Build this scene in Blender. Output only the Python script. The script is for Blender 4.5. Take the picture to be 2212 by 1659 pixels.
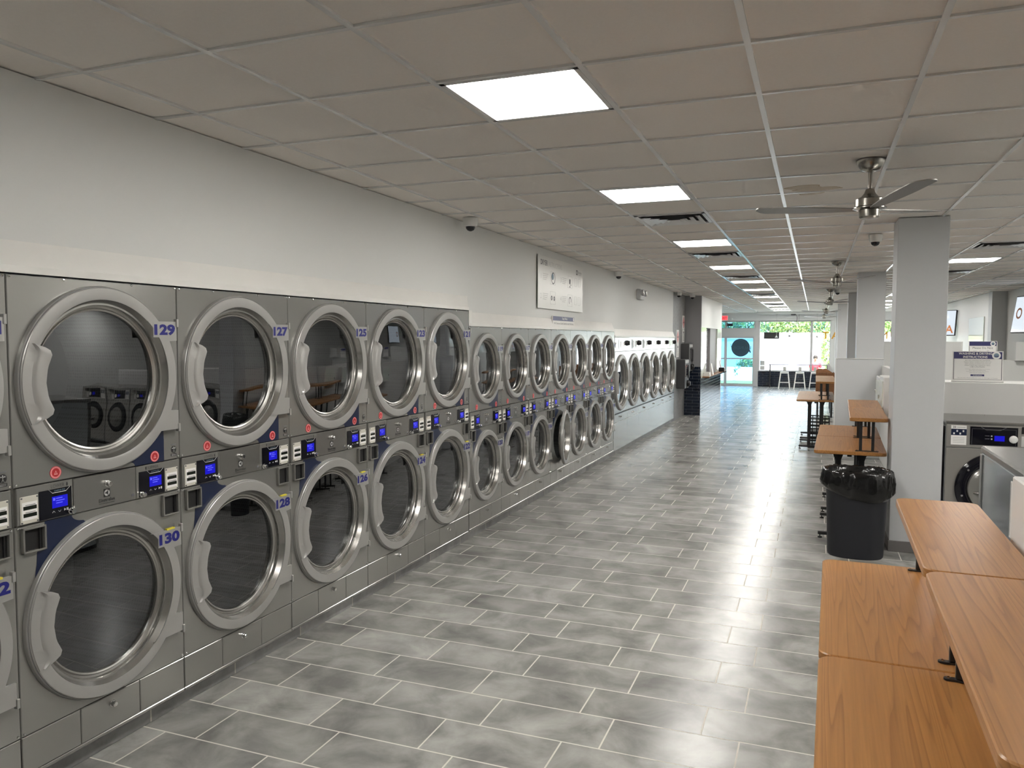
import bpy, bmesh, math, random
from mathutils import Vector, Matrix
random.seed(7)
PI = math.pi
sc = bpy.context.scene
C = sc.collection
for o in list(bpy.data.objects):
    bpy.data.objects.remove(o)

# ---------------------------------------------------------------- camera
cam = bpy.data.cameras.new('camera'); co = bpy.data.objects.new('camera', cam); C.objects.link(co)
YAW, PIT, ROL, F = -.3695, -.0583, .0025, 1689.0
fwd = Vector((math.sin(YAW)*math.cos(PIT), math.cos(YAW)*math.cos(PIT), math.sin(PIT)))
rt = Vector((math.cos(YAW), -math.sin(YAW), 0)); up = rt.cross(fwd)
r2 = rt*math.cos(ROL)+up*math.sin(ROL); u2 = -rt*math.sin(ROL)+up*math.cos(ROL)
co.matrix_world = Matrix(((r2.x, u2.x, -fwd.x, 0), (r2.y, u2.y, -fwd.y, 0), (r2.z, u2.z, -fwd.z, 1.92), (0, 0, 0, 1)))
cam.sensor_fit = 'HORIZONTAL'; cam.sensor_width = 36.0; cam.lens = F/2212*36
cam.clip_start = .05; cam.clip_end = 400
sc.camera = co

# ---------------------------------------------------------------- view, world, sun
sc.view_settings.view_transform = 'Standard'; sc.view_settings.look = 'None'
sc.view_settings.exposure = 0.22; sc.view_settings.gamma = 1.0
sc.view_settings.use_curve_mapping = False
cy = sc.cycles
cy.use_denoising = True
cy.max_bounces = 10; cy.diffuse_bounces = 5; cy.glossy_bounces = 5; cy.transmission_bounces = 4; cy.transparent_max_bounces = 16
cy.caustics_reflective = False; cy.caustics_refractive = False
cy.sample_clamp_indirect = 6.0
w = bpy.data.worlds.new('world'); sc.world = w; w.use_nodes = True
bg = w.node_tree.nodes['Background']; bg.inputs[0].default_value = (.74, .87, 1, 1); bg.inputs[1].default_value = 5.6
sun = bpy.data.lights.new('sun', 'SUN'); sun.energy = 18.0; sun.angle = .02; sun.color = (1, .95, .86)
so = bpy.data.objects.new('sun', sun); C.objects.link(so); so.rotation_euler = (math.radians(28), math.radians(16), 0)
PANEL = 36.0      # radiance of the lit ceiling panels

# ---------------------------------------------------------------- sizes
HC = 2.992            # ceiling height
T = 1.072/1.6935      # ceiling tile pitch
XF = -3.0             # dryer fronts
XW = -3.05            # left wall
YB = 33.2             # storefront
def gx(c): return (c-5.402)*T
def gy(r): return (r+3.767)*T

# ---------------------------------------------------------------- mesh helper
class MB:
    def __init__(s): s.v = []; s.f = []; s.m = []
    def add(s, vs, fs, m=0):
        b = len(s.v); s.v += [tuple(v) for v in vs]
        s.f += [tuple(i+b for i in f) for f in fs]; s.m += [m]*len(fs); return s
    def box(s, x0, x1, y0, y1, z0, z1, m=0, b=0):
        if x0 > x1: x0, x1 = x1, x0
        if y0 > y1: y0, y1 = y1, y0
        if z0 > z1: z0, z1 = z1, z0
        if b <= 0:
            vs = [(x, y, z) for x in (x0, x1) for y in (y0, y1) for z in (z0, z1)]
            return s.add(vs, [(0, 1, 3, 2), (4, 6, 7, 5), (0, 4, 5, 1), (2, 3, 7, 6), (0, 2, 6, 4), (1, 5, 7, 3)], m)
        b = min(b, (x1-x0)*.45, (y1-y0)*.45, (z1-z0)*.45)
        vs = []; idx = {}
        for i, (X, dx) in enumerate(((x0, b), (x1, -b))):
            for j, (Y, dy) in enumerate(((y0, b), (y1, -b))):
                for k, (Z, dz) in enumerate(((z0, b), (z1, -b))):
                    for a, p in enumerate(((X, Y+dy, Z+dz), (X+dx, Y, Z+dz), (X+dx, Y+dy, Z))):
                        idx[i, j, k, a] = len(vs); vs.append(p)
        q = []
        for i in (0, 1):
            q.append([idx[i, j, k, 0] for j, k in ((0, 0), (0, 1), (1, 1), (1, 0))])
            q.append([idx[j, i, k, 1] for j, k in ((0, 0), (0, 1), (1, 1), (1, 0))])
            q.append([idx[j, k, i, 2] for j, k in ((0, 0), (0, 1), (1, 1), (1, 0))])
        for i in (0, 1):
            for j in (0, 1):
                q.append([idx[i, j, 0, 0], idx[i, j, 1, 0], idx[i, j, 1, 1], idx[i, j, 0, 1]])
                q.append([idx[i, 0, j, 0], idx[i, 1, j, 0], idx[i, 1, j, 2], idx[i, 0, j, 2]])
                q.append([idx[0, i, j, 1], idx[1, i, j, 1], idx[1, i, j, 2], idx[0, i, j, 2]])
                for k in (0, 1): q.append([idx[i, j, k, 0], idx[i, j, k, 1], idx[i, j, k, 2]])
        return s.add(vs, q, m)
    def lathe(s, prof, o=(0, 0, 0), ax='z', n=48, m=0, a0=0, a1=2*PI, ms=None):
        full = abs(a1-a0-2*PI) < 1e-6
        k = n if full else n+1
        vs = []
        for r, h in prof:
            for i in range(k):
                a = a0+(a1-a0)*i/n; c, d = r*math.cos(a), r*math.sin(a)
                p = (c, d, h) if ax == 'z' else (h, c, d) if ax == 'x' else (c, h, d)
                vs.append((p[0]+o[0], p[1]+o[1], p[2]+o[2]))
        for j in range(len(prof)-1):
            fs = []
            for i in range(n if full else n):
                i2 = (i+1) % k
                fs.append((j*k+i, j*k+i2, (j+1)*k+i2, (j+1)*k+i))
            if j == 0: b = len(s.v); s.v += [tuple(v) for v in vs]
            s.f += [tuple(i+b for i in f) for f in fs]; s.m += [ms[j] if ms else m]*len(fs)
        return s
    def tube(s, pts, r, n=10, m=0):
        pts = [Vector(p) for p in pts]; rs = r if isinstance(r, (list, tuple)) else [r]*len(pts)
        vs = []; prev = None
        for i, p in enumerate(pts):
            t = (pts[min(i+1, len(pts)-1)]-pts[max(i-1, 0)]).normalized()
            if prev is None:
                a = Vector((0, 0, 1)) if abs(t.z) < .9 else Vector((1, 0, 0)); u = t.cross(a).normalized()
            else: u = (prev-t*prev.dot(t)).normalized()
            prev = u; v = t.cross(u)
            for k in range(n):
                a = 2*PI*k/n; vs.append(p+(u*math.cos(a)+v*math.sin(a))*rs[i])
        fs = [(i*n+k, i*n+(k+1) % n, (i+1)*n+(k+1) % n, (i+1)*n+k) for i in range(len(pts)-1) for k in range(n)]
        fs += [tuple(range(n-1, -1, -1)), tuple((len(pts)-1)*n+k for k in range(n))]
        return s.add(vs, fs, m)
    def bar(s, p, q, a, b, m=0):      # rectangular bar from p to q
        p, q = Vector(p), Vector(q); t = (q-p).normalized()
        e = Vector((0, 1, 0)) if abs(t.y) < .9 else Vector((1, 0, 0))
        u = t.cross(e).normalized()*a/2; v = t.cross(u).normalized()*b/2
        vs = [c+x*u+y*v for c in (p, q) for x, y in ((-1, -1), (1, -1), (1, 1), (-1, 1))]
        return s.add(vs, [(3, 2, 1, 0), (4, 5, 6, 7)]+[(i, (i+1) % 4, 4+(i+1) % 4, 4+i) for i in range(4)], m)
    def prism(s, poly, d0, d1, ax='z', m=0, inset=0):
        def P(u, v, d): return (u, v, d) if ax == 'z' else (d, u, v) if ax == 'x' else (u, d, v)
        n = len(poly)
        rings = [(poly, d0), (poly, d1)]
        if inset:
            cx = sum(p[0] for p in poly)/n; cyy = sum(p[1] for p in poly)/n
            wx = max(abs(p[0]-cx) for p in poly); wy = max(abs(p[1]-cyy) for p in poly)
            sh = [(cx+(p[0]-cx)*(1-inset/wx), cyy+(p[1]-cyy)*(1-inset/wy)) for p in poly]
            sg = 1 if d1 > d0 else -1
            rings = [(sh, d0), (poly, d0+sg*inset), (poly, d1-sg*inset), (sh, d1)]
        vs = [P(u, v, d) for pl, d in rings for u, v in pl]
        k = len(rings)
        fs = [(j*n+i, j*n+(i+1) % n, (j+1)*n+(i+1) % n, (j+1)*n+i) for j in range(k-1) for i in range(n)]
        fs += [tuple(range(n-1, -1, -1)), tuple((k-1)*n+i for i in range(n))]
        return s.add(vs, fs, m)
    def build(s, name, mats, parent=None, smooth=True, loc=None, ang=35):
        me = bpy.data.meshes.new(name); me.from_pydata(s.v, [], s.f)
        if not isinstance(mats, (list, tuple)): mats = [mats]
        for x in mats: me.materials.append(x)
        for p, i in zip(me.polygons, s.m): p.material_index = i
        bm = bmesh.new(); bm.from_mesh(me); bmesh.ops.recalc_face_normals(bm, faces=bm.faces); bm.to_mesh(me); bm.free()
        if smooth:
            me.shade_smooth()
            me.set_sharp_from_angle(angle=math.radians(ang))
        o = bpy.data.objects.new(name, me); C.objects.link(o)
        if parent is not None: o.parent = parent
        if loc: o.location = loc
        return o
def thing(name, label, cat, loc=(0, 0, 0), rz=0, group=None):
    o = bpy.data.objects.new(name, None); C.objects.link(o); o.location = loc; o.rotation_euler = (0, 0, rz)
    o.empty_display_size = .1
    return tag(o, label, cat, group)
def tag(o, label, cat, group=None):
    o['label'] = label; o['category'] = cat
    if group: o['group'] = group
    return o
def struct(o): o['kind'] = 'structure'; return o
def kids(o): return [c for c in bpy.data.objects if c.parent == o]
def copy_tree(o, parent=None, tree=None, out=None):
    c = o.copy(); C.objects.link(c)
    if parent is not None: c.parent = parent
    if out is None: out = {}
    out[o] = c
    for ch in tree.get(o, []): copy_tree(ch, c, tree, out)
    return c
def tree_of():
    t = {}
    for o in bpy.data.objects:
        if o.parent: t.setdefault(o.parent, []).append(o)
    return t
def rrect(x0, x1, y0, y1, r, n=8):
    pts = []
    for cx, cyy, a in ((x1-r, y1-r, 0), (x0+r, y1-r, PI/2), (x0+r, y0+r, PI), (x1-r, y0+r, 1.5*PI)):
        for i in range(n+1):
            b = a+PI/2*i/n; pts.append((cx+r*math.cos(b), cyy+r*math.sin(b)))
    return pts
def circ(cx, cyy, r, n=24, a0=0): return [(cx+r*math.cos(a0+2*PI*i/n), cyy+r*math.sin(a0+2*PI*i/n)) for i in range(n)]

# ---------------------------------------------------------------- lettering: text meshes made once, up front
TX = {}
def prep(items):
    made = []
    for s, b in items:
        cu = bpy.data.curves.new('t', 'FONT'); cu.body = s; cu.size = 1; cu.offset = b; cu.align_x = 'CENTER'; cu.align_y = 'CENTER'
        cu.resolution_u = 3
        o = bpy.data.objects.new('t', cu); C.objects.link(o); made.append((s, b, o))
    dg = bpy.context.evaluated_depsgraph_get()
    for s, b, o in made:
        me = bpy.data.meshes.new_from_object(o.evaluated_get(dg))
        vs = [tuple(v.co) for v in me.vertices]; fs = [tuple(p.vertices) for p in me.polygons]
        xs = [v[0] for v in vs]; ys = [v[1] for v in vs]
        cx, cyy = (min(xs)+max(xs))/2, (min(ys)+max(ys))/2
        TX[s, b] = ([(x-cx, y-cyy) for x, y, z in vs], fs, max(xs)-min(xs), max(ys)-min(ys))
        bpy.data.meshes.remove(me)
    for s, b, o in made:
        cu = o.data; bpy.data.objects.remove(o); bpy.data.curves.remove(cu)
NUMS = [str(n) for n in range(101, 133)]
TXT = ['LOWER', 'UPPER', 'COMPASS PRO', 'Electrolux', 'PROFESSIONAL', 'DRYER', 'INSTRUCTIONS', '1', '2', '3', '4', 'Stop Policy', 'NO Coins or Cards Used For Any Machines', 'EXIT', 'OPEN',
       'WASHING & DRYING', 'USE CAUTION:', 'WARNING', 'Please Do Not', 'Wash or Dry', '20', 'Do not overload the machines', 'Select water temperature desired', 'Select dryer temperature desired',
       'NO dyeing of clothes permitted', 'Please leave the machines clean', 'Unattended washers and dryers to be emptied', 'We Are Not Responsible For Loss Or Damage of Clothes', 'LAUNDRY', 'A', 'O',
       'T', 'M', 'R', 'D', 'N', 'U', 'L', '8:00', 'Attendants Are On Duty To Help You']
prep([(n, .05) for n in NUMS]+[(s, 0) for s in TXT]+[(s, .02) for s in ('DRYER', 'WASHING & DRYING', 'INSTRUCTIONS', 'T', 'A', 'M', 'O', 'R', 'D', 'N', 'U', 'L', 'LAUNDRY', 'EXIT', '20')])
def text(mb, s, c, h, face='+x', b=0, m=0, width=None, mirror=False, d=.0008):
    """lettering of height h centred on c, facing +x, -x or -y"""
    vs, fs, wd, ht = TX[s, b]
    k = h/ht; kx = k if width is None else width/wd
    out = []
    for x, y in vs:
        x *= kx*(-1 if mirror else 1); y *= k
        p = (c[0]+d, c[1]+x, c[2]+y) if face == '+x' else (c[0]-d, c[1]-x, c[2]+y) if face == '-x' else (c[0]+x, c[1]-d, c[2]+y)
        out.append(p)
    return mb.add(out, fs, m)

# ---------------------------------------------------------------- materials
def mat(name, col, rough=.5, metal=0, emit=None, es=0, spec=.5, noise=0, nscale=8, bump=0, bscale=60, coat=0, aniso=None):
    m = bpy.data.materials.new(name); m.use_nodes = True; nt = m.node_tree; p = nt.nodes['Principled BSDF']
    p.inputs['Base Color'].default_value = (*col, 1); p.inputs['Roughness'].default_value = rough; p.inputs['Metallic'].default_value = metal
    p.inputs['Specular IOR Level'].default_value = spec
    if coat: p.inputs['Coat Weight'].default_value = coat; p.inputs['Coat Roughness'].default_value = .1
    if emit: p.inputs['Emission Color'].default_value = (*emit, 1); p.inputs['Emission Strength'].default_value = es
    tc = nt.nodes.new('ShaderNodeTexCoord')
    if noise:
        n = nt.nodes.new('ShaderNodeTexNoise'); n.inputs['Scale'].default_value = nscale; n.inputs['Detail'].default_value = 5
        r = nt.nodes.new('ShaderNodeMix'); r.data_type = 'RGBA'
        r.inputs['A'].default_value = (*[c*(1-noise) for c in col], 1); r.inputs['B'].default_value = (*[min(1, c*(1+noise)) for c in col], 1)
        nt.links.new(tc.outputs['Object'], n.inputs['Vector']); nt.links.new(n.outputs['Fac'], r.inputs['Factor']); nt.links.new(r.outputs['Result'], p.inputs['Base Color'])
    if bump:
        n = nt.nodes.new('ShaderNodeTexNoise'); n.inputs['Scale'].default_value = bscale; n.inputs['Detail'].default_value = 3
        mp = nt.nodes.new('ShaderNodeMapping')
        if aniso: mp.inputs['Scale'].default_value = aniso
        b = nt.nodes.new('ShaderNodeBump'); b.inputs['Strength'].default_value = bump; b.inputs['Distance'].default_value = .002
        nt.links.new(tc.outputs['Object'], mp.inputs['Vector']); nt.links.new(mp.outputs['Vector'], n.inputs['Vector'])
        nt.links.new(n.outputs['Fac'], b.inputs['Height']); nt.links.new(b.outputs['Normal'], p.inputs['Normal'])
    return m
def glass_mat(name, tint, ior=1.45, base_gloss=0.0, rough=0.0):
    m = bpy.data.materials.new(name); m.use_nodes = True; nt = m.node_tree; nt.nodes.clear()
    out = nt.nodes.new('ShaderNodeOutputMaterial'); mix = nt.nodes.new('ShaderNodeMixShader')
    t = nt.nodes.new('ShaderNodeBsdfTransparent'); t.inputs[0].default_value = (*tint, 1)
    g = nt.nodes.new('ShaderNodeBsdfGlossy'); g.inputs['Roughness'].default_value = rough; g.inputs['Color'].default_value = (.95, .97, 1, 1)
    lw = nt.nodes.new('ShaderNodeLayerWeight'); lw.inputs['Blend'].default_value = .5      # Schlick reflectance from the facing angle
    pw = nt.nodes.new('ShaderNodeMath'); pw.operation = 'POWER'; nt.links.new(lw.outputs['Facing'], pw.inputs[0]); pw.inputs[1].default_value = 5
    f0 = ((ior-1)/(ior+1))**2*2
    fr = nt.nodes.new('ShaderNodeMath'); fr.operation = 'MULTIPLY_ADD'; nt.links.new(pw.outputs[0], fr.inputs[0]); fr.inputs[1].default_value = 1-f0; fr.inputs[2].default_value = f0
    nt.links.new(fr.outputs[0], mix.inputs[0]); nt.links.new(t.outputs[0], mix.inputs[1]); nt.links.new(g.outputs[0], mix.inputs[2])
    nt.links.new(mix.outputs[0], out.inputs[0]); return m
def brick_mat(name, c1, c2, mortar, bw, rh, ms, off, rough, shift=(0, 0, 0), swz=None, noise=.25, nscale=2.5, bump=.3, rn=.0, freq=2, mrough=.8, micro=0):
    m = bpy.data.materials.new(name); m.use_nodes = True; nt = m.node_tree; p = nt.nodes['Principled BSDF']; L = nt.links.new
    tc = nt.nodes.new('ShaderNodeTexCoord'); v = tc.outputs['Object']
    if swz:
        sx = nt.nodes.new('ShaderNodeSeparateXYZ'); cx = nt.nodes.new('ShaderNodeCombineXYZ'); L(v, sx.inputs[0])
        L(sx.outputs[swz[0]], cx.inputs[0]); L(sx.outputs[swz[1]], cx.inputs[1]); v = cx.outputs[0]
    mp = nt.nodes.new('ShaderNodeMapping'); mp.inputs['Location'].default_value = shift; L(v, mp.inputs['Vector'])
    b = nt.nodes.new('ShaderNodeTexBrick'); L(mp.outputs[0], b.inputs['Vector'])
    b.offset = off; b.offset_frequency = freq
    b.inputs['Color1'].default_value = (*c1, 1); b.inputs['Color2'].default_value = (*c2, 1); b.inputs['Mortar'].default_value = (*mortar, 1)
    b.inputs['Scale'].default_value = 1; b.inputs['Brick Width'].default_value = bw; b.inputs['Row Height'].default_value = rh
    b.inputs['Mortar Size'].default_value = ms; b.inputs['Mortar Smooth'].default_value = .1; b.inputs['Bias'].default_value = 0
    n = nt.nodes.new('ShaderNodeTexNoise'); n.inputs['Scale'].default_value = nscale; n.inputs['Detail'].default_value = 7; n.inputs['Roughness'].default_value = .58; n.inputs['Distortion'].default_value = .4
    L(tc.outputs['Object'], n.inputs['Vector'])
    rmp = nt.nodes.new('ShaderNodeMapRange'); rmp.inputs['From Min'].default_value = .34; rmp.inputs['From Max'].default_value = .66
    rmp.inputs['To Min'].default_value = 1-noise; rmp.inputs['To Max'].default_value = 1+noise; L(n.outputs['Fac'], rmp.inputs['Value'])
    mul = nt.nodes.new('ShaderNodeVectorMath'); mul.operation = 'SCALE'; L(b.outputs['Color'], mul.inputs[0]); L(rmp.outputs[0], mul.inputs['Scale'])
    mx = nt.nodes.new('ShaderNodeMix'); mx.data_type = 'RGBA'; L(b.outputs['Fac'], mx.inputs['Factor']); L(mul.outputs[0], mx.inputs['A']); mx.inputs['B'].default_value = (*mortar, 1)
    L(mx.outputs['Result'], p.inputs['Base Color'])
    rr = nt.nodes.new('ShaderNodeMapRange'); rr.inputs['To Min'].default_value = rough; rr.inputs['To Max'].default_value = mrough; L(b.outputs['Fac'], rr.inputs['Value'])
    if rn:
        ad = nt.nodes.new('ShaderNodeMath'); ad.operation = 'MULTIPLY_ADD'; L(n.outputs['Fac'], ad.inputs[0]); ad.inputs[1].default_value = rn; L(rr.outputs[0], ad.inputs[2]); L(ad.outputs[0], p.inputs['Roughness'])
    else: L(rr.outputs[0], p.inputs['Roughness'])
    bp = nt.nodes.new('ShaderNodeBump'); bp.invert = True; bp.inputs['Strength'].default_value = bump; bp.inputs['Distance'].default_value = .002; L(b.outputs['Fac'], bp.inputs['Height'])
    if micro:
        n2 = nt.nodes.new('ShaderNodeTexNoise'); n2.inputs['Scale'].default_value = 14; n2.inputs['Detail'].default_value = 4
        mp2 = nt.nodes.new('ShaderNodeMapping'); mp2.inputs['Scale'].default_value = (.6, 2.2, 1); L(tc.outputs['Object'], mp2.inputs['Vector']); L(mp2.outputs[0], n2.inputs['Vector'])
        b2 = nt.nodes.new('ShaderNodeBump'); b2.inputs['Strength'].default_value = micro; b2.inputs['Distance'].default_value = .004; L(n2.outputs['Fac'], b2.inputs['Height']); L(bp.outputs[0], b2.inputs['Normal']); L(b2.outputs[0], p.inputs['Normal'])
    else: L(bp.outputs[0], p.inputs['Normal'])
    return m
def wood_mat(name, a, b, rough=.32, sc_=(7, .55, 7)):
    m = bpy.data.materials.new(name); m.use_nodes = True; nt = m.node_tree; p = nt.nodes['Principled BSDF']; L = nt.links.new
    tc = nt.nodes.new('ShaderNodeTexCoord'); oi = nt.nodes.new('ShaderNodeObjectInfo')
    ofs = nt.nodes.new('ShaderNodeVectorMath'); ofs.operation = 'MULTIPLY_ADD'; L(oi.outputs['Random'], ofs.inputs[0]); ofs.inputs[1].default_value = (3, 5, 2); L(tc.outputs['Object'], ofs.inputs[2])
    mp = nt.nodes.new('ShaderNodeMapping'); mp.inputs['Scale'].default_value = sc_; L(ofs.outputs[0], mp.inputs['Vector'])
    n1 = nt.nodes.new('ShaderNodeTexNoise'); n1.inputs['Scale'].default_value = .55; n1.inputs['Detail'].default_value = 2.0; n1.inputs['Distortion'].default_value = .3; L(mp.outputs[0], n1.inputs['Vector'])
    k = nt.nodes.new('ShaderNodeMath'); k.operation = 'MULTIPLY'; k.inputs[1].default_value = 16; L(n1.outputs['Fac'], k.inputs[0])
    fr = nt.nodes.new('ShaderNodeMath'); fr.operation = 'FRACT'; L(k.outputs[0], fr.inputs[0])
    cr = nt.nodes.new('ShaderNodeValToRGB'); e = cr.color_ramp.elements
    e[0].position = 0; e[0].color = (*b, 1); e[1].position = .22; e[1].color = (*[(x*.35+y*.65) for x, y in zip(b, a)], 1)
    q = cr.color_ramp.elements.new(.9); q.color = (*a, 1); q = cr.color_ramp.elements.new(1.0); q.color = (*[(x*.55+y*.45) for x, y in zip(b, a)], 1)
    L(fr.outputs[0], cr.inputs[0])
    mp2 = nt.nodes.new('ShaderNodeMapping'); mp2.inputs['Scale'].default_value = (160, 4, 160); L(ofs.outputs[0], mp2.inputs['Vector'])
    n2 = nt.nodes.new('ShaderNodeTexNoise'); n2.inputs['Scale'].default_value = 1; n2.inputs['Detail'].default_value = 3; L(mp2.outputs[0], n2.inputs['Vector'])
    mr = nt.nodes.new('ShaderNodeMapRange'); mr.inputs['From Min'].default_value = .3; mr.inputs['From Max'].default_value = .7; mr.inputs['To Min'].default_value = .9; mr.inputs['To Max'].default_value = 1.08; L(n2.outputs['Fac'], mr.inputs['Value'])
    sv = nt.nodes.new('ShaderNodeVectorMath'); sv.operation = 'SCALE'; L(cr.outputs[0], sv.inputs[0]); L(mr.outputs[0], sv.inputs['Scale']); L(sv.outputs[0], p.inputs['Base Color'])
    p.inputs['Roughness'].default_value = rough
    return m
def dots_mat(name, col, dark, scale):
    m = bpy.data.materials.new(name); m.use_nodes = True; nt = m.node_tree; p = nt.nodes['Principled BSDF']; L = nt.links.new
    tc = nt.nodes.new('ShaderNodeTexCoord'); v = nt.nodes.new('ShaderNodeTexVoronoi'); v.inputs['Scale'].default_value = scale; v.inputs['Randomness'].default_value = .15; L(tc.outputs['Object'], v.inputs['Vector'])
    c = nt.nodes.new('ShaderNodeValToRGB'); c.color_ramp.elements[0].position = .38; c.color_ramp.elements[0].color = (*dark, 1); c.color_ramp.elements[1].position = .46; c.color_ramp.elements[1].color = (*col, 1)
    L(v.outputs['Distance'], c.inputs[0]); L(c.outputs[0], p.inputs['Base Color']); p.inputs['Roughness'].default_value = .45; p.inputs['Metallic'].default_value = .3
    return m
M = {}
M['wall'] = mat('wall paint light grey', (.66, .665, .65), .55, bump=.06, bscale=140)
M['wall_white'] = mat('white paint', (.76, .755, .74), .45, bump=.05, bscale=120)
M['trimw'] = mat('white trim board', (.73, .72, .69), .35, noise=.04, nscale=6)
M['pillar'] = mat('pillar paint grey', (.56, .57, .58), .5, bump=.06, bscale=140)
M['pillar_dark'] = mat('grey paint darkened for shade', (.30, .30, .31), .5, bump=.06, bscale=140)  # shade of the pier face turned from the light is put into this grey
M['specked'] = mat('grey speckled wallcovering', (.22, .22, .22), .5, noise=.55, nscale=16, bump=.3, bscale=30)
M['tile'] = mat('ceiling tile', (.88, .835, .785), .9, noise=.03, nscale=60, bump=.25, bscale=180)
M['tbar'] = mat('ceiling grid white enamel', (.80, .80, .79), .22, spec=.5)
M['stain'] = mat('dried water stain', (.60, .53, .44), .9, noise=.1, nscale=20)
M['stain2'] = mat('stain rim', (.44, .34, .22), .9)
M['floor'] = brick_mat('grey porcelain floor tile', (.23, .227, .215), (.345, .342, .325), (.60, .575, .52), .609, .3077, .0042, .701, .20, shift=(2.912+.609*20, -2.851+.3077*40, 0), noise=.36, nscale=3.4, bump=.35, rn=.10, micro=.08)
M['basetile'] = brick_mat('grey base tile', (.20, .20, .20), (.29, .29, .285), (.55, .52, .46), .609, .4, .004, 0, .35, shift=(.15+.609*20, .2, 0), swz=(1, 2), noise=.3, nscale=4)
M['navy_x'] = brick_mat('navy wall tile', (.006, .010, .020), (.012, .018, .034), (.13, .14, .16), .30, .0765, .003, .5, .10, shift=(20*.3, 20*.0765, 0), swz=(0, 2), noise=.2)
M['navy_y'] = brick_mat('navy wall tile side', (.006, .010, .020), (.012, .018, .034), (.30, .31, .33), .30, .0765, .003, .5, .10, shift=(20*.3, 20*.0765, 0), swz=(1, 2), noise=.2)
M['cove'] = mat('rubber cove base taupe', (.16, .15, .145), .5)
M['silver'] = mat('silver painted steel', (.305, .301, .284), .17, metal=.55, bump=.02, bscale=260)
M['ring'] = mat('satin cast door ring', (.38, .375, .36), .33, metal=.35)
M['ringin'] = mat('polished inner rim', (.42, .41, .39), .26, metal=.9)
M['steel'] = mat('brushed stainless', (.50, .50, .49), .20, metal=1, bump=.04, bscale=30, aniso=(1, 1, 60))
M['steelside'] = mat('galvanised side panel', (.50, .535, .555), .14, metal=.6, noise=.06, nscale=5)
M['washsteel'] = mat('brushed washer front', (.47, .455, .425), .26, metal=.6, bump=.03, bscale=30, aniso=(60, 1, 1))
M['band'] = mat('brushed control band', (.36, .355, .34), .26, metal=.92, bump=.04, bscale=30, aniso=(1, 60, 1))
M['chrome'] = mat('chrome', (.78, .78, .77), .08, metal=1)
M['black'] = mat('black plastic', (.012, .012, .013), .35)
M['blackgloss'] = mat('black glossy panel', (.006, .006, .010), .08)
M['blackmetal'] = mat('black powder coat', (.014, .014, .015), .4)
M['rubber'] = mat('black rubber', (.01, .01, .01), .7)
M['gap'] = mat('black for recess shade', (.01, .01, .01), .9)  # black stands in for the shade inside gaps and recesses
M['drum'] = dots_mat('perforated dryer drum', (.10, .107, .107), (.05, .053, .053), 62)
M['drumback'] = mat('drum back plate', (.12, .13, .13), .4, metal=.2)
M['dglass'] = glass_mat('tinted dryer glass', (.44, .47, .47), 1.75)
M['wglass'] = glass_mat('window glass', (.95, .97, .97), 1.45)
M['doorglass'] = glass_mat('blue green tinted glass', (.50, .70, .83), 1.45)
M['pexglass'] = glass_mat('clear acrylic', (.86, .93, .92), 1.5)
M['navy'] = mat('navy vinyl panel', (.004, .011, .042), .35)
M['numblue'] = mat('blue number vinyl', (.006, .008, .16), .45)
M['decal'] = mat('brushed label plate', (.52, .52, .50), .35, metal=.6)
M['yellow'] = mat('yellow tape', (.72, .62, .05), .5)
M['cream'] = mat('cream reader plate', (.58, .56, .49), .4)
M['white'] = mat('white label', (.85, .84, .82), .5)
M['whitep'] = mat('white enamel', (.78, .78, .76), .3)
M['slot'] = mat('dark green display strip', (.008, .012, .008), .2)
M['screen'] = mat('blue display', (.004, .004, .05), .2, emit=(.006, .005, .56), es=.85)
M['screenhi'] = mat('display writing', (.1, .1, .3), .3, emit=(.06, .07, .85), es=.8)
M['iconw'] = mat('white print', (.75, .75, .75), .5)
M['greyprint'] = mat('grey print', (.10, .10, .11), .5)
M['palegrey'] = mat('pale grey print', (.50, .50, .49), .5)
M['bluegrey'] = mat('blue grey print', (.16, .24, .30), .5)
M['red'] = mat('red sticker', (.62, .035, .05), .45)
M['pink'] = mat('pale red print', (.78, .33, .33), .45)
M['redink'] = mat('deep red print', (.42, .01, .015), .45)
M['wood'] = wood_mat('beech laminate', (.42, .200, .062), (.285, .120, .034), .34, (13, .42, 13))
M['wooddark'] = wood_mat('brown laminate', (.30, .13, .05), (.16, .065, .022), .4)
M['panel'] = mat('lit panel diffuser', (.9, .9, .88), .6, emit=(1, .97, .92), es=PANEL)
M['frame'] = mat('white aluminium frame', (.80, .80, .79), .3)
M['louver'] = mat('vent aluminium', (.74, .74, .74), .28, metal=.25)
M['nickel'] = mat('brushed nickel', (.33, .315, .285), .24, metal=1)
M['blade'] = mat('fan blade dull silver', (.22, .21, .195), .42, metal=.6)
M['bin'] = mat('grey black plastic bin', (.013, .014, .019), .5)
M['bag'] = mat('black bin bag film', (.006, .006, .006), .15, bump=1.0, bscale=24)
M['alu'] = mat('anodised window frame', (.56, .55, .55), .35, metal=.2)
M['sign'] = mat('brushed sign panel', (.66, .655, .63), .3, metal=.35)
M['signnavy'] = mat('navy print', (.006, .006, .10), .3)
M['exitred'] = mat('lit exit face', (.5, .02, .03), .4, emit=(1, .10, .12), es=1.1)
M['amber'] = mat('amber vinyl letter', (.75, .36, .02), .5)
M['disc'] = mat('dark teal decal', (.018, .055, .085), .5)
M['disc2'] = mat('teal decal print', (.030, .085, .12), .5)
M['bark'] = mat('bark', (.10, .07, .05), .8, noise=.3, nscale=10)
def leafm(n, a): return mat(n, a, .6, noise=.35, nscale=3)
M['leaf'] = leafm('green leaves', (.19, .33, .12)); M['leaf2'] = leafm('yellow green leaves', (.33, .41, .13)); M['leaf3'] = leafm('blue green leaves', (.13, .29, .21))
M['grass'] = mat('lawn', (.20, .38, .08), .9, noise=.3, nscale=6)
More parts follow.
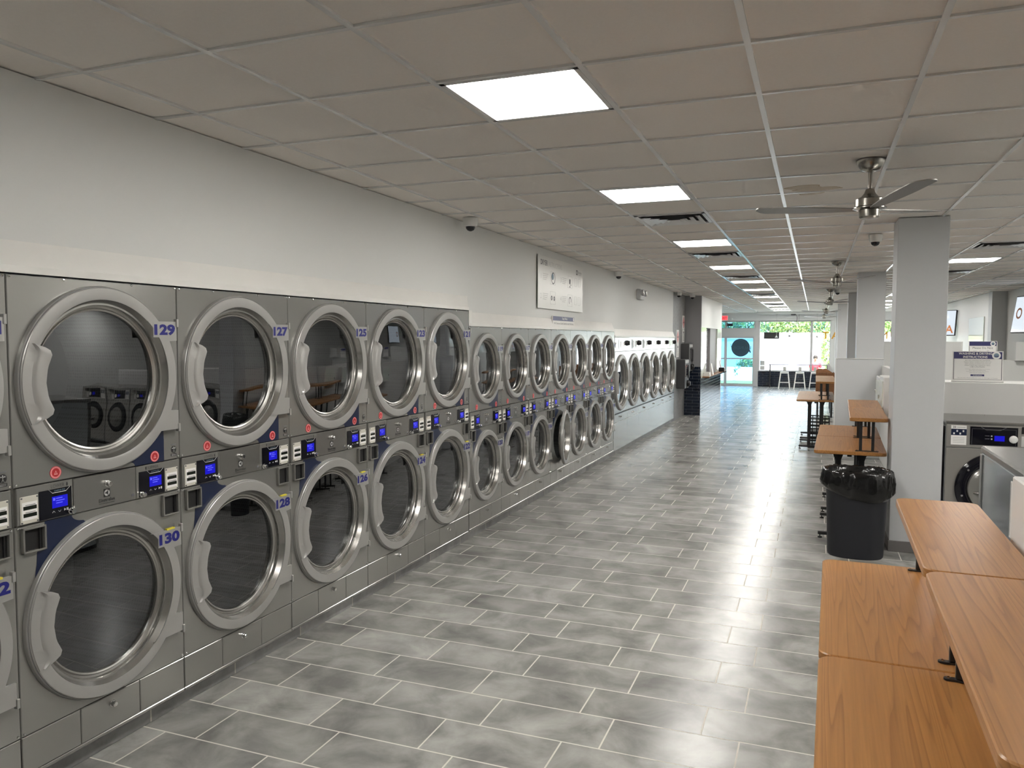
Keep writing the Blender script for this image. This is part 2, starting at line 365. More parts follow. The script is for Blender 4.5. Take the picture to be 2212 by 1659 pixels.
M['asphalt'] = mat('pale concrete paving', (.62, .61, .58), .8, noise=.08, nscale=2)
M['render'] = mat('white rendered wall', (.82, .82, .80), .7)
M['paleblue'] = mat('pale blue cladding', (.22, .36, .46), .6)
M['skin'] = mat('skin', (.48, .27, .19), .5); M['hair'] = mat('dark hair', (.03, .022, .018), .6); M['redcloth'] = mat('red cloth', (.72, .04, .06), .7); M['jeans'] = mat('dark cloth', (.25, .03, .06), .8)
M['tvscreen'] = mat('lit screen', (.02, .02, .02), .1, emit=(.72, .80, .88), es=.9)
M['orange'] = mat('orange print', (.70, .22, .05), .5)
M['shutter'] = mat('grey shutter slat', (.17, .165, .165), .45, metal=.3)
M['kioskgrey'] = mat('charcoal kiosk case', (.055, .055, .058), .4)
M['greenboard'] = mat('glossy white board', (.80, .86, .79), .08)
M['wirem'] = mat('thin dark wire', (.03, .03, .03), .5)
M['towel'] = mat('white cotton', (.85, .85, .85), .9)

# ================================================================ the room
def slab(name, x0, x1, y0, y1, z0, z1, m, b=0): return struct(MB().box(x0, x1, y0, y1, z0, z1, 0, b).build(name, m, smooth=False))
slab('floor', -5.7, 4.3, -4.1, YB+.15, -.12, 0, M['floor'])
ceil = slab('ceiling', -5.7, 4.3, -4.1, YB+.15, HC+.006, HC+.1, M['tile'])
g = MB()
for c in range(-3, 13):
    x = gx(c)
    if -5.6 < x < 4.2: g.box(x-.012, x+.012, -4, YB, HC-.004, HC+.008)
for r in range(-9, 50):
    y = gy(r)
    if -4 < y < YB: g.box(-5.6, 4.2, y-.011, y+.011, HC-.003, HC+.007)
struct(g.build('ceiling_grid', M['tbar'], ceil, smooth=False))
# water stain across two ceiling tiles
def blob(cx, cyy, rx, ry, seed, n=28):
    rnd = random.Random(seed); ph = [rnd.random()*6.28 for _ in range(3)]
    return [(cx+rx*(1+.10*math.sin(3*a+ph[0])+.07*math.sin(5*a+ph[1]))*math.cos(a), cyy+ry*(1+.12*math.sin(2*a+ph[2]))*math.sin(a)) for a in [2*PI*i/n for i in range(n)]]
st = MB()
for i, (cx, cyy, rx, ry) in enumerate(((-.10, 6.00, .12, .085), (-.02, 6.10, .165, .06), (.06, 6.07, .075, .04), (-.06, 6.25, .09, .075))):
    st.prism(blob(cx, cyy, rx, ry, i), HC+.0052-.0003*i, HC+.0058, m=1); st.prism(blob(cx, cyy, rx*.93, ry*.9, i), HC+.0046-.0003*i, HC+.0056, m=0)
struct(st.build('water_stain', [M['stain'], M['stain2']], ceil, smooth=False))

# left wall: stepped lower outline above the machines, full height before and after them
wl = MB()
TOPS = [(1.27, 6.655, 2.20), (6.655, 12.30, 2.06), (12.30, 18.06, 1.97)]
wl.box(XW-.12, XW, -4.0, 1.27, 0, HC)
for y0, y1, z in TOPS: wl.box(XW-.12, XW, y0, y1, z, HC)
struct(wl.build('wall_left', M['wall'], smooth=False))
slab('wall_kiosk', XW-.12, XW, 18.06, 19.9, 0, HC, M['specked'])
slab('wall_machine_back', -4.15, -4.05, 1.2, 18.06, 0, HC, M['wall'])
struct(MB().box(XW-.10, XW, 1.27, 18.06, 0, .088, 0, .004).build('baseboard_left', M['basetile'], smooth=False))
slab('baseboard_near', XW, XW+.012, -4, 1.25, 0, .09, M['basetile'])
def trim(name, y0, y1, zb, zt, ret=False):
    b = MB(); n = 1
    b.add([(XW+.004, y0, zt), (XW+.004, y1, zt), (XF+.004, y1-(.06 if ret else 0), zb), (XF+.004, y0, zb), (XW-.05, y0, zt), (XW-.05, y1, zt), (XW-.05, y1-(.06 if ret else 0), zb), (XW-.05, y0, zb)],
          [(0, 1, 2, 3), (4, 7, 6, 5), (0, 4, 5, 1), (3, 2, 6, 7), (1, 5, 6, 2), (0, 3, 7, 4)])
    b.box(XF-.004, XF+.005, y0, y1-(.062 if ret else 0), zb, zb+.03)
    struct(b.build(name, M['trimw'], smooth=False))
trim('trim_1', 1.27, 6.69, 2.178, 2.312, True)
struct(MB().box(XW-.04, XF+.0035, 6.632, 6.70, 2.035, 2.178).box(XW-.04, XW+.006, 6.632, 6.70, 2.178, 2.312).build('trim_2', M['trimw'], smooth=False))
trim('trim_3', 6.66, 12.29, 2.032, 2.165)
trim('trim_4', 12.30, 18.06, 1.944, 2.078)

# brick pier and service counter wall
bp = MB().box(-3.17, -2.66, 19.9, 20.0, 1.222, HC, 0).box(-3.17, -2.655, 19.893, 20.0, 0, 1.222, 1)
struct(bp.build('wall_pier', [M['pillar_dark'], M['navy_x']], smooth=False))
YE = 24.35
cw = MB().box(-2.80, -2.66, 20.0, YE, 0, .93, 1)
cw.box(-2.80, -2.66, 20.0, YE, 2.205, HC, 0).box(-2.80, -2.66, 20.0, 20.95, .93, 2.205, 2).box(-2.80, -2.66, 23.40, YE, .93, 2.205, 2)
struct(cw.build('wall_counter', [M['wall_white'], M['navy_y'], M['greenboard']], smooth=False))
struct(MB().box(-3.9, -3.8, 20.0, YE, 0, HC).build('wall_office', M['wall'], smooth=False))
slab('wall_counter_end', -5.6, -2.66, YE, YE+.12, 0, HC, M['wall_white'])
slab('wall_far_left', -5.7, -5.6, YE, YB, 0, HC, M['wall_white'])
sh = MB()
for i in range(26): sh.box(-2.775, -2.755, 20.97, 22.05, .97+i*.047, .97+i*.047+.042, 0, .004)
tag(sh.build('roller_shutter', M['shutter'], smooth=False), 'grey slatted roller shutter closed in the service counter opening', 'shutter')
slab('wall_counter_jamb', -2.80, -2.70, 22.05, 23.40, .93, 2.205, M['pillar_dark'])
ct = thing('counter_top', 'brown wooden service counter ledge over glossy navy tiles', 'counter', (-2.5, 22.2, .93))
MB().box(-.16, .02, -1.95, 2.05, 0.001, .035, 0, .006).box(-.295, -.16, -1.22, -.17, .001, .035).build('board', M['wooddark'], ct)
MB().box(.021, .028, -1.95, 2.05, .002, .033).build('edge_strip', M['chrome'], ct)
t = thing('menu_stand', 'white leaflet leaning upright on the wooden service counter', 'leaflet', (-2.52, 21.4, .966))
MB().prism([(-.05, 0), (.0, 0), (-.06, .30), (-.075, .30)], -.11, .11, 'y').build('card', M['white'], t, smooth=False)
t = thing('card_holder', 'dark holder with red and white cards at the far end of the counter', 'holder', (-2.54, 23.6, .966))
MB().box(-.08, .08, -.12, .12, 0, .12, 0, .01).build('tray', M['black'], t)
MB().prism([(-.03, .05), (.0, .05), (-.06, .33), (-.08, .33)], -.09, .09, 'y').build('card', M['white'], t, smooth=False)
MB().box(-.055, -.045, .10, .17, .30, .36).build('red_card', M['red'], t, smooth=False)
t = thing('paper_pile', 'small pile of white papers at the near end of the counter', 'papers', (-2.58, 20.5, .966))
MB().box(-.08, .09, -.14, .12, 0, .05).box(-.06, .08, -.12, .14, .05, .10).build('sheets', M['white'], t, smooth=False)

# right side: walls, pillars, bulkheads
slab('wall_back', -5.7, 4.3, -4.1, -4.0, 0, HC, M['wall'])
slab('wall_right', 3.955, 4.3, -4.0, 20.25, 0, HC, M['wall'])
struct(MB().box(3.675, 4.3, 20.25, YB, 0, HC).build('wall_right_far', M['wall_white'], smooth=False))
slab('wall_pilaster', 3.66, 3.98, 20.22, 20.6, 0, HC, M['pillar'])
pilx = [(.662, 7.77), (.622, 13.82), (.69, 19.8), (.62, 25.8), (.68, 31.2)]
for i, (x, y) in enumerate(pilx):
    p = struct(MB().box(x, x+.407, y, y+.41, 0, HC, 0, .004).build('wall_pillar', M['pillar'], smooth=False))
    struct(MB().box(x-.008, x+.415, y-.008, y+.418, 0, .10, 0, .004).build('baseboard_pillar', M['cove'], smooth=False))
# half height walls
struct(MB().box(.315, 1.03, 13.8, 14.25, 0, 1.602, 0, .003).build('wall_half', M['pillar'], smooth=False))
struct(MB().box(.310, .326, 13.79, 13.806, 0, 1.607).box(.31, 1.03, 13.79, 13.82, 1.602, 1.612).build('trim_5', M['whitep'], smooth=False))
struct(MB().box(1.00, 1.08, 8.18, 13.8, 0, 1.50, 0, .003).build('wall_divider', M['wall_white'], smooth=False))
struct(MB().box(1.08, 3.2, 8.62, 9.1, 0, 1.506, 0, .004).build('wall_bulkhead', M['wall_white'], smooth=False))
struct(MB().box(1.03, 2.140, 14.0, 14.3, 0, 1.886, 0, .003).box(2.14, 2.156, 13.99, 14.31, 0, 1.888, 1).box(2.156, 3.2, 14.0, 14.3, 0, 1.60).box(2.855, 3.3, 13.9, 14.3, 1.6, 1.886).build('wall_bulkhead_far', [M['wall'], M['whitep']], smooth=False))
struct(MB().box(.98, 2.1, 20.0, 20.3, 0, 1.83, 0, .003).box(.98, 2.1, 19.97, 20.0, 1.40, 1.62, 1).build('wall_bulkhead_end', [M['wall'], M['wall_white']], smooth=False))
struct(MB().box(.77, .92, -3.9, 3.72, 0, 1.36, 0, .006).box(.795, .90, -3.9, 3.66, 1.36, 1.45, 0, .006).build('wall_near_divider', M['wall_white'], smooth=False))

# ================================================================ storefront
def at_k(x): return x
zs, zt = .645, 2.63
slab('wall_front', -5.6, 4.3, YB, YB+.12, zt, HC, M['wall_white'])
struct(MB().box(-2.20, 1.55, YB, YB+.12, 0, zs, 0).box(-2.26, 1.55, YB-.012, YB, 0, zs-.02, 1).box(-2.26, 1.55, YB-.06, YB+.02, zs-.025, zs, 2).build('wall_sill', [M['wall'], M['navy_x'], M['alu']], smooth=False))
struct(MB().box(1.55, 4.3, YB, YB+.12, 0, zs, 0).build('wall_sill', [M['navy_x']], smooth=False))
struct(MB().box(.555, .69, YB-.05, YB+.14, zs, zt, 0).box(.69, 1.55, YB, YB+.12, zs, zt, 1).box(3.75, 4.3, YB, YB+.12, zs, zt, 1).build('wall_front_pier', [M['whitep'], M['wall_white']], smooth=False))
def window(name, x0, x1, z0, z1, glass, rails=(), fw=.045):
    r = MB().box(x0-fw, x0, YB+.0, YB+.10, z0, z1).box(x1, x1+fw, YB, YB+.10, z0, z1).box(x0-fw, x1+fw, YB, YB+.10, z1, z1+.04).box(x0-fw, x1+fw, YB, YB+.10, z0-.03, z0)
    for z in rails: r.box(x0, x1, YB+.01, YB+.09, z-.02, z+.02)
    o = struct(r.build(name, M['alu'], smooth=False))
    struct(MB().box(x0, x1, YB+.045, YB+.053, z0, z1).build('window_pane', glass, o, smooth=False))
    return o
window('window_1', -2.10, -.19, zs+.02, zt-.02, M['wglass'])
window('window_2', -.10, .53, zs+.02, zt-.02, M['wglass'])
w3 = window('window_3', 1.62, 3.70, zs+.02, zt-.02, M['wglass'])
w4 = window('window_4', -3.40, -2.33, 2.36, zt-.02, M['doorglass'])
w5 = window('window_5', -5.5, -3.47, 2.36, zt-.02, M['doorglass'])
struct(MB().box(-5.6, -2.28, YB-.03, YB+.12, 2.01, 2.33, 0).box(-5.6, -2.28, YB-.035, YB-.03, 2.22, 2.25, 0).box(-2.305, -2.146, YB-.025, YB+.12, 0, 2.01, 0).box(-2.28, -2.146, YB-.03, YB+.12, 2.01, zt, 0).build('trim_6', M['alu'], smooth=False))
def door(name, x0, x1):
    r = MB().box(x0, x0+.055, YB+.01, YB+.06, .0, 2.01).box(x1-.055, x1, YB+.01, YB+.06, 0, 2.01).box(x0+.055, x1-.055, YB+.01, YB+.06, 1.95, 2.01).box(x0+.055, x1-.055, YB+.01, YB+.06, 1.09, 1.145).box(x0+.055, x1-.055, YB+.01, YB+.06, 0, .10)
    o = struct(r.build(name, M['alu'], smooth=False))
    struct(MB().box(x0+.055, x1-.055, YB+.03, YB+.038, .10, 1.95).build('door_glass', M['doorglass'], o, smooth=False))
    return o
d1 = door('door_1', -3.44, -2.31); door('door_2', -4.58, -3.44); door('door_3', -5.58, -4.58)
dd = MB().prism(circ(-2.845, 1.565, .365, 48), YB+.018, YB+.026, 'y', 0).prism(circ(-2.845, 1.565, .30, 48), YB+.016, YB+.018, 'y', 1).prism(circ(-2.845, 1.565, .285, 48), YB+.0145, YB+.0165, 'y', 0)
dd.prism([(-3.29, 1.76), (-3.21, 1.68), (-3.21, 1.62), (-2.47, 1.47), (-2.43, 1.36), (-2.49, 1.36), (-2.50, 1.40), (-3.22, 1.60), (-3.22, 1.66)], YB+.0150, YB+.0175, 'y', 0)
text(dd, 'LAUNDRY', (-2.84, YB+.0135, 1.56), .13, '-y', .02, 1, mirror=True)
dd.build('round_decal', [M['disc'], M['disc2']], d1, smooth=False)
os_ = MB().box(-3.41, -3.17, YB+.02, YB+.04, 2.44, 2.56, 0)
text(os_, '8:00', (-3.29, YB+.02, 2.50), .06, '-y', 0, 1, mirror=True)
os_.build('hours_sign', [M['blackgloss'], M['disc2']], w4, smooth=False)
# amber window letters read from outside, so they stand mirrored from inside
al = thing('window_lettering', 'large amber mirrored letters across the shop front windows behind the pillars', 'lettering', (.35, YB-.07, 1.9))
for i, s in enumerate('TAMORDNUAL'):
    b = MB(); text(b, s, (.02+.345*i, -.002, .17), .275, '-y', .02, 0, mirror=True, d=0); b.build('letter', M['amber'], al, smooth=False)
# neon OPEN sign, dark panel sign, papers
on = thing('open_sign', 'oval wire-like OPEN neon sign hanging unlit in the front window', 'sign', (-.73, YB-.10, 2.045))
b = MB(); b.tube([(.285*math.cos(2*PI*i/40), 0, .135*math.sin(2*PI*i/40)) for i in range(41)], .012, 6); b.build('oval_tube', M['wirem'], on)
b = MB(); text(b, 'OPEN', (0, -.01, 0), .11, '-y', 0, 0, mirror=True, width=.36); b.box(-.27, -.20, -.005, .005, -.03, .03).build('lettering', M['wirem'], on, smooth=False)
MB().tube([(.10, 0, .13), (.11, 0, .86)], .005, 6).build('hanging_wire', M['wirem'], on)
tag(MB().box(-1.95, -1.36, YB+.030, YB+.044, 1.925, 2.19, 0, .004).build('window_sign', M['black']), 'plain black rectangular sign fixed in the front window beside the door', 'sign')
tag(MB().box(-2.07, -1.90, YB+.036, YB+.044, .855, 1.045).build('window_notice', M['palegrey'], smooth=False), 'upper of two grey papers stuck low in the front window', 'paper')
tag(MB().box(-2.07, -1.90, YB+.036, YB+.044, .670, .835).build('window_notice', M['palegrey'], smooth=False), 'lower of two grey papers stuck low in the front window', 'paper')
struct(MB().box(-2.20, .62, YB-.55, YB-.02, 2.905, HC+.004).build('trim_7', M['wall_white'], smooth=False))
for x, lab in ((-1.45, 'small pendant lamp on a thin cord in front of the dark window sign'), (.05, 'small pendant lamp on a thin cord beside the window mullion')):
    p = thing('pendant_lamp', lab, 'lamp', (x, YB-.35, 2.905), 0, 'window pendants')
    MB().lathe([(.001, 0), (.05, -.002), (.05, -.02), (.001, -.022)], n=16).build('canopy', M['alu'], p)
    MB().tube([(0, 0, -.02), (0, 0, -.86)], .005, 6).build('cord', M['palegrey'], p)
    MB().lathe([(.012, -.84), (.02, -.86), (.06, -.93), (.055, -.93), (.01, -.86)], n=16).build('lamp_shade', M['palegrey'], p)
tm = thing('wall_transformer', 'black sign transformer with hanging wire under the window beam', 'transformer', (-.83, YB-.42, 2.905))
MB().box(-.09, .09, -.04, .04, -.05, 0, 0, .005).build('case', M['black'], tm)
MB().tube([(.10, 0, -.02), (.13, .2, -.12), (.12, .3, -.30)], .008, 6).build('wire', M['wirem'], tm)
MB().tube([(-.09, 0, -.03), (-.30, .1, -.12), (-.62, .2, -.22)], .004, 6).build('cable', M['palegrey'], tm)
ex = thing('exit_sign', 'red lit EXIT sign box on the wall above the glass door', 'sign', (-3.52, YB-.06, 2.76))
MB().box(-.17, .17, -.03, .05, -.09, .12, 0, .006).build('case', M['whitep'], ex)
b = MB().box(-.15, .15, -.033, -.030, -.075, .10); b.build('lit_face', M['exitred'], ex, smooth=False)
b = MB(); text(b, 'EXIT', (0, -.033, .012), .11, '-y', .02, 0, width=.25); b.build('lettering', M['redink'], ex, smooth=False)
MB().lathe([(.001, .05), (.05, .05), (.06, .0), (.03, -.02), (.001, -.02)], (.30, 0, -.03), 'y', 16).build('lamp_head', M['whitep'], ex)
dl = thing('downlight', 'round lit downlight in the ceiling above the exit sign', 'light', (-3.50, YB-2.6, HC))
MB().lathe([(.10, 0), (.10, -.010), (.082, -.010)], n=24).build('trim_ring', M['frame'], dl)
MB().lathe([(.082, -.004), (.001, -.006)], n=24).build('diffuser', M['panel'], dl)
# bar ledge and stools
br = thing('bar_ledge', 'narrow purple grey bar ledge on dark posts along the front window', 'counter', (-.6, 32.55, 0))
MB().box(-1.10, 1.10, -.17, .17, .905, .928, 0, .004).build('ledge_top', mat('purple grey ledge', (.20, .18, .26), .4), br)
for x in (-1.05, 1.05): MB().box(x-.022, x+.022, -.022, .022, 0, .905).build('post', M['blackmetal'], br)
def stool(x, y, lab, rz=0):
    s = thing('bar_stool', lab, 'stool', (x, y, 0), rz, 'white metal bar stools')
    MB().prism(rrect(-.155, .155, -.155, .155, .04), .63, .652, inset=.006).build('seat', M['whitep'], s)
    for a, b_ in ((-1, -1), (1, -1), (1, 1), (-1, 1)):
        MB().bar((a*.135, b_*.135, .635), (a*.205, b_*.205, 0), .034, .034).build('leg', M['whitep'], s, smooth=False)
    f = MB()
    for z, k in ((.24, .176), (.60, .140)):
        for q in ((-1, -1, 1, -1), (1, -1, 1, 1), (1, 1, -1, 1), (-1, 1, -1, -1)): f.bar((q[0]*k, q[1]*k, z), (q[2]*k, q[3]*k, z), .016, .016)
    f.build('stretcher', M['whitep'], s, smooth=False)
    MB().prism(rrect(-.055, .055, .645, .84, .02), .150, .157, 'y').build('backrest', M['decal'], s)
stool(-1.09, 32.05, 'white metal bar stool nearest the glass entrance door')
stool(-.53, 32.05, 'middle white metal bar stool under the window bar ledge')
stool(.02, 32.05, 'white metal bar stool partly hidden behind the brown benches')

# ================================================================ ceiling things
ORD = ['first', 'second', 'third', 'fourth', 'fifth', 'sixth', 'seventh', 'eighth', 'ninth', 'tenth', 'eleventh', 'twelfth']
def light_panel(c, r, lab, grp):
    x, y = gx(c)+T/2, gy(r)+T/2; h = T/2-.013
    o = thing('ceiling_light', lab, 'ceiling light', (x, y, HC), 0, grp)
    f = MB()
    for a in (-1, 1): f.box(a*h, a*(h-.022), -h, h, -.004, .012); f.box(-h, h, a*h, a*(h-.022), -.004, .012)
    f.build('frame', M['frame'], o, smooth=False)
    MB().box(-h+.02, h-.02, -h+.02, h-.02, .000, .004).build('diffuser', M['panel'], o, smooth=False)
rows = [1, 5, 10, 15, 20, 24, 29, 34, 38, 42, 45]
for i, r in enumerate(rows):
    light_panel(3, r, f'lit square ceiling panel above the dryer aisle, {ORD[i]} counted from the camera', 'ceiling panels above the dryer aisle')
light_panel(3, -3, 'lit square ceiling panel behind the camera above the dryer aisle', 'ceiling panels above the dryer aisle')
for i, r in enumerate([4, 15, 29, 34, 38, 42]):
    light_panel(8, r, f'lit square ceiling panel above the washer aisle beyond the pillars, {ORD[i]} counted from the camera', 'ceiling panels above the washer aisle')
for i, (c, r) in enumerate(((10, 4), (10, 9))):  # panels added out of view to brighten the washer bulkhead
    light_panel(c, r, f'lit square ceiling panel near the right wall above the washers, {("nearer", "farther")[i]} of two', 'ceiling panels near the right wall')
def vent(c, r, lab, grp):
    x, y = gx(c)+T/2, gy(r)+T/2; h = T/2-.014
    o = thing('ceiling_vent', lab, 'vent', (x, y, HC), 0, grp)
    def sq(b, h0, z0, h1, z1, t=.004):
        for k in range(4):
            a0, a1 = PI/4+k*PI/2, PI/4+(k+1)*PI/2; q = math.sqrt(2)
            P = [(h0*q*math.cos(a0), h0*q*math.sin(a0), z0), (h0*q*math.cos(a1), h0*q*math.sin(a1), z0), (h1*q*math.cos(a1), h1*q*math.sin(a1), z1), (h1*q*math.cos(a0), h1*q*math.sin(a0), z1)]
            b.add(P, [(0, 1, 2, 3)])
            b.add([(p[0], p[1], p[2]+t) for p in P], [(3, 2, 1, 0)])
    MB().box(-h, h, -h, h, .0058, .0062).build('backing', M['gap'], o, smooth=False)
    f = MB()
    for a in (-1, 1): f.box(a*h, a*(h-.03), -h, h, -.008, .004); f.box(-h, h, a*h, a*(h-.03), -.008, .004)
    f.build('frame', M['louver'], o, smooth=False)
    for h0, h1 in ((.255, .195), (.19, .13), (.125, .065), (.06, .02)):
        b = MB(); sq(b, h0, -.020, h1, .003, .002); b.build('louver', M['louver'], o, smooth=False)
for i, r in enumerate([7, 12, 18, 27, 36]): vent(3, r, f'square metal ceiling vent in the dryer aisle light row, {ORD[i]} counted from the camera', 'vents above the dryer aisle')
for i, r in enumerate([12, 18]): vent(8, r, f'square metal ceiling vent right of the big pillar, {("nearer", "farther")[i]} of two', 'vents above the washer aisle')
def dome(x, y, lab, z=HC):
    o = thing('security_camera', lab, 'camera', (x, y, z), 0, 'dome cameras')
    MB().lathe([(.001, 0), (.066, 0), (.068, -.01), (.062, -.068), (.052, -.076), (.001, -.078)], n=24).build('housing', M['whitep'], o)
    MB().lathe([(.043, -.074), (.041, -.092), (.029, -.108), (.012, -.116), (.001, -.118)], n=24).build('dome_cover', M['blackgloss'], o)
dome(-2.90, 6.45, 'white dome camera at the wall edge above the door numbered 121')
dome(-2.97, 12.4, 'white dome camera at the wall edge between instruction board and emergency light')
dome(-2.96, 18.3, 'white dome camera at the ceiling edge where the speckled wall begins')
dome(-2.78, 19.2, 'white dome camera in front of the grey pier above the navy tiles')
dome(.55, 8.9, 'white dome camera on the ceiling left of the nearest pillar')
dome(.42, 18.3, 'white dome camera on the ceiling before the third pillar')
def fan(x, y, rz, lab):
    o = thing('ceiling_fan', lab, 'ceiling fan', (x, y, HC), rz, 'ceiling fans')
    MB().lathe([(.001, 0), (.083, 0), (.083, -.006), (.072, -.032), (.048, -.058), (.028, -.066), (.001, -.066)], n=32).build('canopy', M['nickel'], o)
    MB().lathe([(.0125, -.06), (.0125, -.185)], n=16).lathe([(.022, -.062), (.022, -.07), (.012, -.07)], n=16).build('downrod', M['nickel'], o)
    MB().lathe([(.018, -.168), (.024, -.172), (.032, -.195), (.050, -.217), (.078, -.228), (.084, -.234), (.084, -.275), (.096, -.282), (.096, -.288), (.060, -.296), (.060, -.300), (.058, -.335), (.05, -.345), (.001, -.347)], n=40).build('motor_housing', M['nickel'], o)
    for k in range(3):
        a = math.radians(171-120*k); ca, sa = math.cos(a), math.sin(a)
        b = MB(); vs = []; N = 40
        for i in range(N+1):
            t = i/N; r = .075+.595*t; wd = .032+.040*math.sin(min(1, t*1.5)*PI/2) if t < .90 else .072*math.sqrt(max(0.01, 1-((t-.90)/.10)**2))
            for sgn in (-1, 1):
                u = sgn*wd; zz = -.284+.040*t+u*.10
                vs.append((r*ca-u*sa, r*sa+u*ca, zz)); vs.append((r*ca-u*sa, r*sa+u*ca, zz-.006))
        fs = []
        for i in range(N):
            p, q = i*4, (i+1)*4
            fs += [(p, q, q+2, p+2), (p+1, p+3, q+3, q+1), (p, p+1, q+1, q), (p+2, q+2, q+3, p+3)]
        fs += [(0, 2, 3, 1), (N*4, N*4+1, N*4+3, N*4+2)]
        b.add(vs, fs).build('blade', M['blade'], o)
fan(.285, 5.22, 0, 'brushed nickel ceiling fan hanging nearest, in front of the big pillar')
fan(.26, 11.75, .35, 'brushed nickel ceiling fan, second along the pillar row')
fan(.27, 18.2, .1, 'brushed nickel ceiling fan, third along the pillar row')
fan(.27, 24.5, .2, 'brushed nickel ceiling fan, fourth along the pillar row')
fan(.27, 30.3, 0, 'brushed nickel ceiling fan farthest away, in front of the shop windows')

# ================================================================ dryers
def plate(mb, y0, y1, z0, z1, hole=None, m=0, ch=.003, dep=.02, x=0.0, n=64):
    """front sheet in the yz plane with a folded edge and, if asked, a round hole (cy, cz, r)"""
    a0, a1, c0, c1 = y0+ch, y1-ch, z0+ch, z1-ch
    inn = [(x, a0, c0), (x, a1, c0), (x, a1, c1), (x, a0, c1)]
    mid = [(x-ch, y0, z0), (x-ch, y1, z0), (x-ch, y1, z1), (x-ch, y0, z1)]
    bak = [(x-dep, p[1], p[2]) for p in mid]
    mb.add(inn+mid+bak, [(i, (i+1) % 4, 4+(i+1) % 4, 4+i) for i in range(4)]+[(4+i, 4+(i+1) % 4, 8+(i+1) % 4, 8+i) for i in range(4)], m)
    if not hole:
        mb.add(inn, [(0, 1, 2, 3)], m); return
    cy_, cz_, r = hole
    angs = [2*PI*i/n for i in range(n)]+[math.atan2(c-cz_, a-cy_) % (2*PI) for a in (a0, a1) for c in (c0, c1)]
    angs = sorted(set(round(a, 6) for a in angs)); O = []; I = []
    for a in angs:
        c, s = math.cos(a), math.sin(a); t = 1e9
        if c > 1e-9: t = min(t, (a1-cy_)/c)
        if c < -1e-9: t = min(t, (a0-cy_)/c)
        if s > 1e-9: t = min(t, (c1-cz_)/s)
        if s < -1e-9: t = min(t, (c0-cz_)/s)
        O.append((x, cy_+c*t, cz_+s*t)); I.append((x, cy_+c*r, cz_+s*r))
    k = len(angs); B = [(x-dep, p[1], p[2]) for p in I]
    mb.add(O+I+B, [(i, (i+1) % k, k+(i+1) % k, k+i) for i in range(k)]+[(k+i, k+(i+1) % k, 2*k+(i+1) % k, 2*k+i) for i in range(k)], m)
def screw(mb, y, z, m=1, r=.006, x=0): mb.lathe([(r, x), (r*.8, x+.004), (.0005, x+.005)], (0, y, z), 'x', 10, m)
def lock(mb, y, z, m=0, x=0, r=.012):
    mb.lathe([(r*1.25, x), (r*1.25, x+.004), (r, x+.005), (r, x+.022), (r*.8, x+.025), (.0005, x+.025)], (0, y, z), 'x', 16, m)
